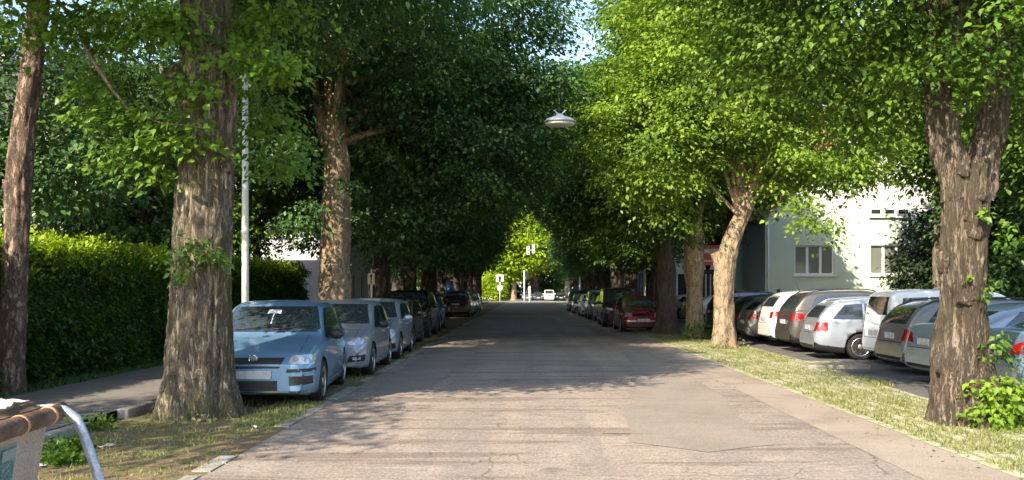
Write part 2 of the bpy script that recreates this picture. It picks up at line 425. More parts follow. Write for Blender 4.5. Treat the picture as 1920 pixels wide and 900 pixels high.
            if 'fog' in c: s.part('fog_light', root, M_head, [('F', [(sx*a,z) for a,z in c['fog']])], .014)
            if 'intake_side' in c: s.part('side_intake', root, M_black, [('F', [(sx*a,z) for a,z in c['intake_side']])], .009)
            if c.get('rails'):
                u0,u1,x = c['rails']; pts = []
                for i in range(9):
                    u = u0+(u1-u0)*i/8; h, nn = s.hit('T', sx*x, U(u)); pts.append(h+Vector((0,0,.045 if 0<i<8 else .0)))
                tube_obj('roof_rail', pts, .017, M_alloy if c.get('rail_bright') else M_black, root, 8)
            for yw in s.yw:
                wx = sx*(W/2-.115); Rr = s.R
                bm = bmesh.new(); lathe(bm, [(Rr*.5,-.06),(Rr*.5,.02)], 24, 'x', (wx,yw,Rr)); wh = bmobj('wheel', bm, M_well, root)
                bm = bmesh.new(); lathe(bm, [(Rr*.66,-.1),(Rr*.9,-.105),(Rr*.985,-.085),(Rr,-.05),(Rr,.05),(Rr*.985,.085),(Rr*.9,.105),(Rr*.72,.1),(Rr*.66,.085)], 36, 'x', (0,0,0))
                for v in bm.verts: v.co.x *= sx; v.co += Vector((wx,yw,Rr))
                bmobj('tyre', bm, M_rubber, wh)
                bm = bmesh.new()
                lathe(bm, [(Rr*.70,.088),(Rr*.70,.1),(Rr*.62,.096),(Rr*.6,.06),(Rr*.6,.03),(Rr*.62,.03)], 36, 'x')
                bm.faces.ensure_lookup_table()
                for f in [f for f in bm.faces if len(f.verts) > 8]: bm.faces.remove(f)
                ns = c.get('spokes', 5)
                for k in range(ns):
                    a = 2*math.pi*k/ns+.3; ca, sa = math.cos(a), math.sin(a); wd = .055 if ns < 7 else .022
                    q = []
                    for r, ww, xo in ((.05,wd*.9,.075),(Rr*.66,wd*.75,.092)):
                        for side in (-1,1):
                            for dx in (0,-.03): q.append(bm.verts.new((xo+dx, r*ca-side*ww/2*sa, r*sa+side*ww/2*ca)))
                    for f in ((0,2,6,4),(0,4,5,1),(2,3,7,6),(0,1,3,2),(4,6,7,5)): bm.faces.new([q[i] for i in f])
                lathe(bm, [(.07,.05),(.07,.08),(.05,.092),(.001,.094)], 18, 'x')
                for v in bm.verts: v.co.x *= sx; v.co += Vector((wx,yw,Rr))
                bmobj('rim', bm, alloy, wh)
        if 'grille' in c: s.part('grille', root, M_black, [('F', c['grille'])], .007)
        if 'lower' in c: s.part('lower_intake', root, M_black, [('F', c['lower'])], .007)
        T0 = c['tail'][0][1]; rz0 = c['rw'][0]; zl = c['plate'][1]-.12
        s.part('tailgate_seam', root, M_seam, [('B', [(-.62,zl),(.62,zl),(.62,zl+.012),(-.62,zl+.012)]), ('B', [(-.84,c['zb'] if 'zb' in c else .3) , (.84,c['zb'] if 'zb' in c else .3), (.84,.36),(-.84,.36)])] + [('B', [(q,zl),(q+.01,zl),(q+.01,T0),(q,T0)]) for q in (-.62,.61)], .004)
        s.part('bonnet_seam', root, M_seam, [('F', [(q*.60,c['head'][0][1]+.02),(q*.60+.008,c['head'][0][1]+.02),(q*.62+.008,wz0-.04),(q*.62,wz0-.04)]) for q in (-1,1)], .003)
        for part_name, view, poly, mat, off in c.get('extra', []): s.part(part_name, root, mat, [(view, poly)], off)
        # number plates
        for view, z in (('F', c['plate'][0]), ('B', c['plate'][1])):
            h, nn = s.hit(view, 0, z); sy = -1 if view == 'F' else 1
            if h:
                y = h.y+sy*.02; pl = box_obj('number_plate', -.26,.26, min(y,y+sy*.014), max(y,y+sy*.014), z-.057, z+.057, M_plate, root)
                box_obj('country_band', *(sorted((sy*.26, sy*.215))), min(y+sy*.014,y+sy*.018), max(y+sy*.014,y+sy*.018), z-.055, z+.055, M_eublue, pl)
        # wipers
        bm = bmesh.new(); ok = 0
        for x0, x1 in ((.05,.6),(-.5,.1)):
            p = []
            for k in range(5):
                h, nn = s.hit('F', x0+(x1-x0)*k/4, wz0+.02+.05*k/4)
                if h: p.append(h+nn*.02)
            if len(p) > 2: tube(bm, p, .009, 5); ok = 1
        if ok: bmobj('wiper', bm, M_black, root)
        else: bm.free()
        if c.get('antenna'):
            h, nn = s.hit('T', 0, U(c['antenna'])); tube_obj('antenna', [h, h+Vector((0,.14,.34))], .008, M_black, root, 5)
        return root

def side_windows(L, b0, b1, rz, uA0, uA1, uB, uC1, uC0, uD=None, gap=.05, zoff=.03):
    """two or three panes per side; b0/b1 belt heights front/rear, rz roof edge; A/C pillar top and bottom positions"""
    bz = lambda u: b0+(b1-b0)*(u-uA0)/(uC0-uA0)+zoff
    P = [[(uA0,bz(uA0)),(uB-gap/2,bz(uB)),(uB-gap/2,rz),(uA1,rz-.02)]]
    if uD: P += [[(uB+gap/2,bz(uB)),(uD-gap/2,bz(uD)),(uD-gap/2,rz),(uB+gap/2,rz)], [(uD+gap/2,bz(uD)),(uC0,bz(uC0)),(uC1,rz-.03),(uD+gap/2,rz)]]
    else: P += [[(uB+gap/2,bz(uB)),(uC0,bz(uC0)),(uC1,rz-.02),(uB+gap/2,rz)]]
    return P
def hatch(**k):
    L=k.get('L',4.2); W=k.get('W',1.76); H=k.get('H',1.48); z=H-.035
    d = dict(L=L,W=W,H=H,fw=.86,wb=k.get('wb',2.58),
      top=[(-.1,.45),(0,.60),(.05,.68),(.2,.76),(.6,.87),(1.0,.95),(1.12,.985),(1.5,1.2),(1.95,z-.06),(2.3,z),(L-1.15,z-.01),(L-.75,z-.06),(L-.5,z-.17),(L-.18,1.02),(L-.1,.85),(L-.02,.6),(L+.1,.5)],
      belt=[(0,.72),(1,.88),(L-.9,.97),(L,1.0)],
      ws=(1.0,z-.06,.76,.60), rw=(1.04,z-.14,.66,.56),
      side=side_windows(L,.90,.97,z-.09,1.36,1.98,2.5,L-.85,L-.55), seam=[(1.35,.3,.86),(2.5,.3,.9),(3.35,.45,.92)],
      handle=[(2.3,.82),(3.2,.84)], mirror=(1.55,.95), head=[(.42,.60),(.76,.60),(.76,.74),(.5,.71)],
      tail=[(.55,.74),(.8,.74),(.78,.98),(.6,.98)], tail_side=[(L-.3,.76),(L-.03,.76),(L-.14,.97),(L-.32,.97)],
      grille=[(-.36,.56),(.36,.56),(.38,.68),(-.38,.68)], lower=[(-.4,.3),(.4,.3),(.38,.42),(-.38,.42)], plate=(.49,.66))
    d.update(k); return d
def wagon(**k):
    L=k.get('L',4.6); H=k.get('H',1.48); z=H-.035
    d = hatch(**{**dict(L=L,W=1.78,H=H,wb=2.68), **k})
    d['top']=[(-.1,.45),(0,.58),(.05,.66),(.2,.74),(.6,.84),(1.1,.92),(1.25,.96),(1.6,1.16),(2.1,z-.05),(2.5,z),(L-1.3,z-.01),(L-.6,z-.07),(L-.36,z-.17),(L-.12,1.0),(L-.06,.8),(L,.55),(L+.1,.5)]
    d['side']=side_windows(L,.90,.95,z-.1,1.6,2.12,2.55,L-.72,L-.42,3.45); d['seam']=[(1.45,.3,.86),(2.55,.3,.9),(3.4,.45,.92)]
    d['rw']=(1.0,z-.16,.6,.52); d['mirror']=(1.72,.95); d['tail']=[(.6,.68),(.84,.68),(.82,.9),(.62,.9)]
    d['tail_side']=[(L-.3,.7),(L-.03,.7),(L-.08,.9),(L-.3,.9)]; d['plate']=(.46,.76); d['handle']=[(2.35,.82),(3.25,.84)]
    d.update(k); return d
def suv(**k):
    L=k.get('L',4.45); W=k.get('W',1.85); H=k.get('H',1.68); z=H-.035
    d = hatch(**{**dict(L=L,W=W,H=H,wb=2.65,R=.35,zb=.22), **k})
    d['top']=[(-.1,.6),(0,.78),(.05,.88),(.2,.96),(.7,1.05),(1.15,1.1),(1.3,1.14),(1.65,1.36),(2.0,z-.06),(2.4,z),(L-1.2,z-.01),(L-.55,z-.08),(L-.36,z-.18),(L-.12,1.14),(L-.06,.9),(L,.6),(L+.1,.55)]
    d['belt']=[(0,.85),(1,1.0),(L-.9,1.1),(L,1.12)]; d['ws']=(1.16,z-.07,.78,.64); d['rw']=(1.18,z-.15,.62,.54)
    d['side']=side_windows(L,1.03,1.1,z-.1,1.6,2.05,2.5,L-.72,L-.5,3.4); d['seam']=[(1.45,.35,1.0),(2.5,.35,1.05),(3.4,.5,1.05)]
    d['mirror']=(1.7,1.1); d['head']=[(.48,.78),(.8,.78),(.8,.92),(.52,.88)]; d['tail']=[(.58,.86),(.86,.86),(.84,1.06),(.56,1.02)]
    d['tail_side']=[(L-.4,.9),(L-.03,.9),(L-.1,1.06),(L-.3,1.06)]; d['grille']=[(-.42,.7),(.42,.7),(.46,.88),(-.46,.88)]; d['lower']=[(-.5,.36),(.5,.36),(.46,.5),(-.46,.5)]
    d['plate']=(.58,.82); d['handle']=[(2.3,.95),(3.2,.98)]
    d.update(k); return d
def sedan(**k):
    L=k.get('L',4.75); H=k.get('H',1.45); z=H-.035
    d = wagon(**{**dict(L=L,W=1.82,H=H,wb=2.8), **k})
    d['top']=[(-.1,.45),(0,.58),(.05,.66),(.2,.74),(.6,.84),(1.2,.93),(1.4,.97),(1.75,1.16),(2.3,z-.04),(2.6,z),(3.2,z-.02),(3.6,z-.12),(4.0,1.14),(4.12,1.08),(L-.18,1.05),(L-.08,.95),(L,.6),(L+.1,.5)]
    d['side']=side_windows(L,.90,.98,z-.1,1.72,2.26,2.75,3.42,3.78); d['rw']=(1.1,z-.12,.56,.5); d['seam']=[(1.5,.3,.86),(2.75,.3,.9),(3.7,.45,.92)]
    d['tail']=[(.42,.72),(.82,.76),(.8,.94),(.55,.88)]; d['tail_side']=[(L-.45,.8),(L-.03,.76),(L-.06,.94),(L-.3,.93)]; d['plate']=(.46,.76); d['belt']=[(0,.72),(1,.88),(L-.9,.97),(L,.92)]
    d.update(k); return d
def mpv(**k):
    L=k.get('L',4.3); H=k.get('H',1.8); z=H-.035
    d = suv(**{**dict(L=L,W=1.82,H=H,wb=2.7,R=.32,zb=.19), **k})
    d['top']=[(-.1,.5),(0,.68),(.05,.78),(.2,.88),(.6,.98),(.95,1.08),(1.3,1.36),(1.75,z-.06),(2.1,z),(L-.8,z),(L-.25,z-.04),(L-.1,z-.12),(L-.05,1.0),(L-.02,.6),(L+.1,.5)]
    d['ws']=(1.14,z-.08,.7,.62); d['rw']=(1.12,z-.14,.6,.58); d['side']=side_windows(L,1.02,1.06,z-.14,1.25,1.72,2.3,L-.35,L-.28,3.3)
    d['tail']=[(.72,.8),(.88,.8),(.86,1.3),(.76,1.3)]; d['tail_side']=[(L-.14,.8),(L-.03,.8),(L-.06,1.3),(L-.14,1.3)]; d['mirror']=(1.4,1.08); d['tum']=.14; d['plate']=(.52,.72)
    d.update(k); return d
# ---------------------------------------------------------------- ground, road, pavements
def mat_road():
    m, nt, b = newmat('old_asphalt'); h = NT(nt); v = h.coord('Object')
    big = h.noise(v, .25, 4, .55); mid = h.noise(v, 1.4, 5, .6); fine = h.noise(v, 55, 3, .7); lon = h.noise(h.coord('Object', (1.6,.07,1)), 1, 4, .5)
    col = h.ramp(big.outputs['Fac'], [(.35,(.25,.205,.165)),(.6,(.32,.265,.215))])
    col = h.mix(h.ramp(lon.outputs['Fac'], [(.42,0),(.6,.55)]), col, (.20,.175,.155))
    col = h.mix(h.ramp(mid.outputs['Fac'], [(.52,0),(.7,.5)]), col, (.36,.30,.25))
    tr = h.noise(h.coord('Object', (.22,2.2,1)), 1, 5, .62, .6)
    col = h.mix(h.ramp(tr.outputs['Fac'], [(.54,0),(.60,.7)]), col, (.16,.12,.10))
    col = h.mix(h.ramp(tr.outputs['Fac'], [(.33,.5),(.38,0)]), col, (.36,.32,.275))
    gr = h.ramp(fine.outputs['Fac'], [(.3,.6),(.7,1.35)]); col = h.mix(1, col, gr, 'MULTIPLY')
    wv = h.mix(.3, v, h.noise(v, 1.6, 7, .65).outputs['Color'])
    vo = h.new('ShaderNodeTexVoronoi', feature='DISTANCE_TO_EDGE'); h.L.new(wv, vo.inputs['Vector']); vo.inputs['Scale'].default_value = .33
    vo2 = h.new('ShaderNodeTexVoronoi', feature='DISTANCE_TO_EDGE'); h.L.new(wv, vo2.inputs['Vector']); vo2.inputs['Scale'].default_value = 1.7
    gate = h.ramp(h.noise(v, .5, 2).outputs['Fac'], [(.5,0),(.56,1)])
    c1 = h.math('MULTIPLY', h.ramp(vo.outputs['Distance'], [(0,.8),(.0028,0)]), h.ramp(h.noise(v, .8, 3).outputs['Fac'], [(.47,.15),(.55,.9)])); c2 = h.math('MULTIPLY', h.ramp(vo2.outputs['Distance'], [(0,.8),(.009,0)]), gate)
    cr = h.math('MAXIMUM', c1, c2); col = h.mix(h.math('MULTIPLY', cr, .75), col, (.07,.055,.045))
    sp = h.new('ShaderNodeTexVoronoi'); h.L.new(v, sp.inputs['Vector']); sp.inputs['Scale'].default_value = 38; col = h.mix(.35, col, h.mix(1, col, h.ramp(sp.outputs['Color'], [(.1,.35),(.9,1.6)]), 'MULTIPLY'))
    st = h.noise(v, .9, 6, .7, .3); col = h.mix(h.ramp(st.outputs['Fac'], [(.6,0),(.66,.55)]), col, (.12,.10,.09))
    h.val(b.inputs['Base Color'], col); b.inputs['Roughness'].default_value = .88; b.inputs['Specular IOR Level'].default_value = .25
    hh = h.math('ADD', h.math('MULTIPLY', fine.outputs['Fac'], .25), h.math('MULTIPLY', mid.outputs['Fac'], 1.2))
    hh = h.math('SUBTRACT', hh, h.math('MULTIPLY', cr, .6)); h.bump(hh, .8, .02, b)
    return m
def mat_ground(name, cols, sc=3, bump=.5, fine=40):
    m, nt, b = newmat(name); h = NT(nt); v = h.coord('Object')
    n = h.noise(v, sc, 6, .65, .4); n2 = h.noise(v, fine, 4, .7)
    k = len(cols); col = h.ramp(n.outputs['Fac'], [(.3+.4*i/(k-1), c) for i, c in enumerate(cols)])
    col = h.mix(1, col, h.ramp(n2.outputs['Fac'], [(.3,.6),(.7,1.3)]), 'MULTIPLY')
    h.val(b.inputs['Base Color'], col); b.inputs['Roughness'].default_value = .95; b.inputs['Specular IOR Level'].default_value = .1
    h.bump(h.math('ADD', n.outputs['Fac'], h.math('MULTIPLY', n2.outputs['Fac'], .5)), bump, .05, b); return m
def mat_paver():
    m, nt, b = newmat('grass_paver'); h = NT(nt); v = h.coord('Object', (1,1,1), (0,0,R(90)))
    br = h.new('ShaderNodeTexBrick'); h.L.new(h.mix(.02, v, h.noise(v, 3, 3).outputs['Color']), br.inputs['Vector'])
    br.inputs['Scale'].default_value = 1; br.inputs['Brick Width'].default_value = .42; br.inputs['Row Height'].default_value = .21
    br.inputs['Mortar Size'].default_value = .045; br.inputs['Mortar Smooth'].default_value = .6
    n = h.noise(v, 1.1, 5, .6); n2 = h.noise(v, 26, 4, .7)
    stone = h.ramp(n2.outputs['Fac'], [(.35,(.30,.265,.18)),(.6,(.50,.46,.33))]); grass = h.ramp(n2.outputs['Fac'], [(.35,(.09,.11,.025)),(.65,(.26,.29,.08))])
    f = h.math('MULTIPLY', br.outputs['Fac'], .8)
    col = h.mix(f, stone, grass); col = h.mix(h.ramp(n.outputs['Fac'], [(.42,0),(.6,.75)]), col, h.ramp(n2.outputs['Fac'], [(.35,(.17,.175,.07)),(.65,(.40,.39,.2))]))
    h.val(b.inputs['Base Color'], col); b.inputs['Roughness'].default_value = .95
    h.bump(h.math('SUBTRACT', n2.outputs['Fac'], br.outputs['Fac']), .6, .04, b); return m
M_road = mat_road()
M_patch = mat_ground('patched_asphalt', [(.215,.19,.16),(.26,.222,.185),(.30,.25,.205)], .8, .4, 60)
M_edge = mat_ground('pale_gutter', [(.24,.195,.155),(.31,.26,.21),(.35,.295,.24)], .8, .4, 60)
M_lot = mat_ground('lot_asphalt', [(.09,.088,.09),(.13,.125,.12),(.17,.16,.15)], 1.5, .4, 50)
M_walk = mat_ground('walk_asphalt', [(.13,.12,.115),(.18,.165,.15),(.21,.195,.175)], .9, .4, 50)
M_soil = mat_ground('dry_soil', [(.11,.08,.04),(.2,.15,.09),(.13,.125,.05),(.27,.22,.14)], 1.8, .8, 22)
M_grassg = mat_ground('lawn_ground', [(.05,.06,.02),(.09,.1,.03),(.12,.11,.05)], 2, .8, 25)
M_kerb = mat_ground('kerb_stone', [(.2,.18,.15),(.3,.28,.24),(.36,.33,.29)], 4, .5, 40)
M_paver = mat_paver()
XR0, XR1 = -2.85, 4.3
sheet('ground', [(-300,-60),(300,-60),(300,700),(-300,700)], 0, M_grassg)
sheet('road', [(XR0,-12),(XR1,-12),(XR1,260),(XR0,260)], .016, M_road)
sheet('cross_road', [(-60,140),(60,140),(60,150),(-60,150)], .012, M_road)
def wob(pts, a, s):   # jitter a closed outline
    r = random.Random(s); out = []
    for i, p in enumerate(pts):
        q = pts[(i+1) % len(pts)]; n = max(1, int(math.hypot(q[0]-p[0], q[1]-p[1])/.35))
        for k in range(n): out.append((p[0]+(q[0]-p[0])*k/n + r.uniform(-a,a), p[1]+(q[1]-p[1])*k/n + r.uniform(-a,a)))
    return out
sheet('road_edge_band', wob([(3.35,-8),(4.28,-8),(4.28,60),(3.75,60),(3.55,30)], .02, 3), .02, M_edge)
sheet('road_patch', wob([(1.15,10.4),(1.9,9.7),(2.6,10.2),(2.7,11.6),(2.95,14),(3.2,18),(3.35,27),(2.7,27),(2.3,20),(1.7,17),(1.6,14),(1.3,13.6)], .06, 4), .021, M_patch)
sheet('road_patch', wob([(-2.6,15),(-1.6,15),(-1.2,30),(-2.6,32)], .05, 5), .021, M_patch)
sheet('road_patch', wob([(-.6,36),(1.6,36),(1.8,60),(-.6,60)], .05, 6), .021, M_patch)
sheet('road_patch', wob([(.9,10.9),(1.5,10.9),(1.5,11.2),(.9,11.2)], .05, 8), .0235, M_patch)
sheet('car_park', [(6.1,14.9),(6.1,11.2),(40,11.2),(40,44),(6.6,44),(6.5,21)], .014, M_lot)
sheet('car_park', [(6.0,44),(34,44),(34,120),(6.0,120)], .010, M_lot)
sheet('verge_right', [(4.3,-8),(7.4,-8),(7.4,11.2),(6.1,11.2),(6.1,14.9),(6.5,21),(6.6,44),(6.2,44),(6.2,138),(4.3,138)], .018, M_paver)
sheet('verge_left', [(-5.1,-8),(-2.85,-8),(-2.85,138),(-5.1,138)], .018, M_soil)
sheet('pavement', [(-7.45,-8),(-5.22,-8),(-5.22,138),(-7.45,138)], .12, M_walk)
bm = bmesh.new(); y = 2.0; r = random.Random(5)
while y < 60:
    L = r.uniform(.85,1.0)
    if not (10.4 < y < 12.0 or 14.2 < y < 14.9 or 26 < y < 28):
        dx = r.uniform(-.03,.03); vs = bbox(bm, -5.22+dx, -5.07+dx, y, y+L-.02, 0, .125+r.uniform(-.02,.01))
    y += L
bmesh.ops.bevel(bm, geom=list(bm.edges), offset=.012, segments=1, affect='EDGES')
tag(bmobj('kerb', bm, M_kerb), kind='structure')
bm = bmesh.new(); y = 2
while y < 60:   # flush edging stones of the road
    L = r.uniform(.9,1.0); 
    if r.random() < .7: bbox(bm, -2.98+r.uniform(-.03,.03), -2.84+r.uniform(-.02,.03), y, y+L-.03-r.uniform(0,.2), 0, .028+r.uniform(-.006,.006))
    y += L
tag(bmobj('road_edge_kerb', bm, M_kerb), kind='structure')
bm = bmesh.new(); bbox(bm, 5.9,7.2,20.0,20.15,0,.10); bbox(bm, 7.05,7.2,20.15,21.6,0,.10); bbox(bm, 5.9,7.05,20.15,21.6,0,.07,1)
bmesh.ops.bevel(bm, geom=list(bm.edges), offset=.01, segments=1, affect='EDGES')
tag(bmobj('car_park_kerb', bm, [M_kerb, M_paver]), kind='structure')

# ---------------------------------------------------------------- materials of plants
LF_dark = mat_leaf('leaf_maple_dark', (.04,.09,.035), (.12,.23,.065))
LF_mid  = mat_leaf('leaf_maple', (.035,.085,.012), (.15,.26,.028))
LF_lite = mat_leaf('leaf_linden', (.09,.17,.02), (.29,.42,.05), .42)
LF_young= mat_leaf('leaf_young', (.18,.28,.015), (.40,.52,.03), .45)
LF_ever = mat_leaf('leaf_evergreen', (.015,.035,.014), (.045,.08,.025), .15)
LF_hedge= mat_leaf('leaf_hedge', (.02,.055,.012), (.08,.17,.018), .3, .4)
LF_red  = mat_leaf('leaf_copper', (.07,.02,.02), (.16,.05,.04), .25)
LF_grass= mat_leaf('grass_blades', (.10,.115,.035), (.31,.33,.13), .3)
BK_oak = mat_bark('bark_furrowed', (.105,.085,.06), (.28,.23,.165), (.43,.365,.265), 20, .12, bump=1, moss=(.2,.19,.08))
BK_tan = mat_bark('bark_peeling', (.15,.11,.07), (.31,.245,.165), (.45,.37,.26), 12, .35, patch=(.36,.25,.16), bump=.7)
BK_pine= mat_bark('bark_plated', (.12,.085,.065), (.28,.20,.155), (.40,.30,.235), 16, .32, bump=1)
BK_warm= mat_bark('bark_knobbly', (.09,.06,.045), (.19,.15,.115), (.27,.22,.165), 20, .13, bump=1, moss=(.15,.135,.08))
BK_dark= mat_bark('bark_dark', (.04,.032,.025), (.09,.07,.055), (.15,.12,.09), 9, .15, bump=.9)

# ---------------------------------------------------------------- trees
def shoots_on(name, parent, pts, n, size, rad, mat, seed, per=16):
    g = np.random.default_rng(seed); C = []; O = []
    for (x,y,z,nx,ny) in pts:
        for i in range(n):
            d = np.array([nx,ny,0])+g.normal(0,.4,3); C.append(np.array([x,y,z])+g.normal(0,rad,3)*np.array([1,1,.8])+d*.05); O.append(d)
    P,D,N,S,T = clump_leaves(np.array(C), np.array(O), np.full(len(C), rad*1.3), per, size, g, .6, .3)
    return link(name, leaf_mesh(name,P,D,N,S,T), [mat], parent)
G_L = 'tall street trees along the left side of the road'; G_R = 'street trees along the right verge'

# big trunk behind the bin side: first tree on the left
def street_tree(name, loc, label, group, path, radii, bark, blobs, ncl, per, size, cr, leafmat, seed, starts, nl, lr, seg=40, step=.08, flare=.5, lobes=7, bumps=.06, fine=.02, burls=(), extra=None, cut=None, forks=(), shell=.5):
    root = empty(name, loc); tag(root, label, 'tree', group)
    bm = bmesh.new(); trunk_bm(bm, path, radii, seg, step, .05, flare, bumps, seed, lobes, fine)
    for fp, fr in forks: trunk_bm(bm, fp, fr, max(12,seg//2), step*1.3, .03, 0, bumps*1.3, seed+3, 4, fine)
    for b in burls: burl(bm, b[0], b[1], b[2], seed)
    g = np.random.default_rng(seed+50); limbs(bm, starts, blobs, nl, lr, g)
    me = bpy.data.meshes.new('trunk'); bm.to_mesh(me); bm.free(); link('trunk', me, [bark], root)
    crown(blobs, ncl, per, size, cr, leafmat, seed, root, extra=extra, cut=cut, shell=shell)
    return root

def px(x, y, Y):    # point seen at pixel x,y of the photo (1920 wide) at depth Y
    return Vector(((x-985)*Y/1800, Y, 1.65+(545-y)*Y/1800))
# --- T1: thick furrowed trunk in front of the blue car
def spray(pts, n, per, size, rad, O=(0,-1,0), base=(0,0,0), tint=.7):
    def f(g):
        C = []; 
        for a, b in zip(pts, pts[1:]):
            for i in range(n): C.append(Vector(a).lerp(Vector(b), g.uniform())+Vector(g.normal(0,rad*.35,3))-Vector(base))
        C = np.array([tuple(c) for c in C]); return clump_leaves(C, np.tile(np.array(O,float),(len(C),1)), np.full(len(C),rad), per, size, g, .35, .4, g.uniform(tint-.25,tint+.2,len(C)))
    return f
B1 = (-4.27,12.55,0)
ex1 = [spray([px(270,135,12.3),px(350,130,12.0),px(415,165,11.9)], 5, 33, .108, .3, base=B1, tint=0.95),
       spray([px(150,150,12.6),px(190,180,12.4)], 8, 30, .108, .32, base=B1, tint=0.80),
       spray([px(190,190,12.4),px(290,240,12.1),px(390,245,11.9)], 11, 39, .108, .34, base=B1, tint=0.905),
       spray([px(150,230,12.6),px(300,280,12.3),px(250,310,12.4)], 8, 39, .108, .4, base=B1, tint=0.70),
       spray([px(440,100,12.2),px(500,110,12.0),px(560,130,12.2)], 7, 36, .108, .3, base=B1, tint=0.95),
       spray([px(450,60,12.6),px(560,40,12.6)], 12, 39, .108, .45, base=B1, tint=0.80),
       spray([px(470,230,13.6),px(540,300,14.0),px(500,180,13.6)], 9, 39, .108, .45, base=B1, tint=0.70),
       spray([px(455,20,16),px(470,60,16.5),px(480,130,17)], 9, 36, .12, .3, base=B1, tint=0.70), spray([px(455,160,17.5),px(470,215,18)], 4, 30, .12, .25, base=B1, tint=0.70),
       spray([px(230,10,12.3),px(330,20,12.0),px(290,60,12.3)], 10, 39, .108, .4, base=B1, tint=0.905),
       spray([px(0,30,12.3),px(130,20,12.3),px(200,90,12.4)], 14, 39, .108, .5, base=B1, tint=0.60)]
def ex_all(lst): return lambda g: [f(g) for f in lst]
T1 = street_tree('plane_tree', B1, 'thick furrowed grey brown trunk with flared roots just in front of the light blue hatchback', G_L,
    [(0,0,-.1),(0,0,.25),(.02,0,.9),(.05,0,2.2),(.1,0,3.3),(.12,0,4.2),(.1,0,5.2),(.05,.05,8),(0,.1,11)], [.44,.43,.395,.355,.335,.35,.30,.26,.15], BK_oak,
    [(-2.2,1.2,9.5,3.0,3.8,2.9),(-1.2,-1.9,7.4,2.5,2.4,1.4),(-.4,-.2,8.2,2.6,2.6,1.6)], 1200, 95, .125, .72, LF_mid, 11, [(0,0,5.6),(0,.05,7),(0,.1,9)], 9, .13,
    seg=110, step=.045, flare=.42, lobes=9, bumps=.05, fine=.03, burls=[((.42,-.1,3.35),.2,(.7,.8,1.3)),((-.25,-.36,4.3),.16,(1,.7,1.4)),((.40,-.1,4.1),.17,(.8,.8,1.5))], extra=ex_all(ex1))
shoots_on('foliage', T1, [(.08,-.5,2.18,.1,-1),(.0,-.5,2.0,0,-1),(.25,-.46,2.1,.3,-1)], 8, .075, .12, LF_mid, 3)
shoots_on('foliage', T1, [(-.35,-.62,.05,0,-1),(.2,-.68,.05,0,-1)], 4, .05, .12, LF_grass, 4)
bm = bmesh.new(); a = [px(148,50,12.5),px(165,100,12.4),px(205,160,12.3),px(240,205,12.2),px(300,230,12.0),px(390,240,11.9)]
tube(bm, [p-Vector(B1) for p in a], [.035,.03,.026,.018,.012,.006], 6); tube(bm, [Vector((-.25,0,6.6)), px(60,-60,12.8)-Vector(B1), px(148,50,12.5)-Vector(B1)], [.06,.05,.035], 6)
bmobj('branch', bm, BK_tan, T1)
# --- thin leaning trunk at the far left
street_tree('pine_tree', (-7.92,14.8,0), 'slender rough barked trunk leaning right beside the hedge, behind the waste bin', None,
    [(0,0,-.1),(0,0,.8),(.08,0,2.4),(.14,0,3.8),(.3,0,5),(.42,0,6.2),(.6,0,9)], [.22,.19,.17,.175,.145,.15,.1], BK_pine,
    [(.3,.6,9.6,2.6,2.8,2.0)], 260, 60, .13, .6, LF_mid, 21, [(.5,0,7.5)], 5, .07, seg=48, step=.06, flare=.25, lobes=5, bumps=.06, fine=.022,
    burls=[((.02,-.13,3.2),.1,(1,.7,1.5)),((.36,-.1,5.05),.12,(1.2,.8,.8))])
# --- T2
street_tree('plane_tree', (-5.35,27,0), 'sunlit tan trunk between the silver hatchback roofs and the dark tree mass', G_L,
    [(0,0,-.1),(0,0,1.5),(0,0,3),(.05,0,5),(.0,0,6.2),(-.05,.1,8.5),(0,.2,12)], [.5,.44,.42,.36,.30,.26,.14], BK_tan,
    [(2.2,1.5,9.5,4.8,4.2,3.6),(4.0,2.5,6.6,2.7,3.2,2.4),(-1.5,2.5,9.5,3.2,3.2,3.2),(1.8,3.2,5.0,2.0,2.2,1.7),(.8,-5.2,9.8,3.5,3.0,2.4)], 1600, 105, .135, .8, LF_dark, 31, [(0,0,5.8),(0,.1,7.5),(0,.1,9)], 14, .13, seg=60, step=.07,
    flare=.2, bumps=.07, burls=[((.06,-.3,5.05),.2,(.9,.8,1)),((-.1,-.3,3.9),.14,(1,.6,1.4))],
    forks=[([(-.02,0,5.3),(-.35,.1,6.1),(-.55,.1,7.2),(-1,.2,9)],[.2,.17,.13,.08])],
    extra=ex_all([spray([px(520,440,25),px(560,400,25),px(590,410,25.5)],8,36,.13,.5,base=(-5.35,27,0),tint=.6), spray([px(500,300,22),px(590,250,25)],12,36,.13,.6,base=(-5.35,27,0),tint=.5),spray([px(660,330,25.5),px(680,430,26)],6,36,.13,.4,base=(-5.35,27,0),tint=.4)]))
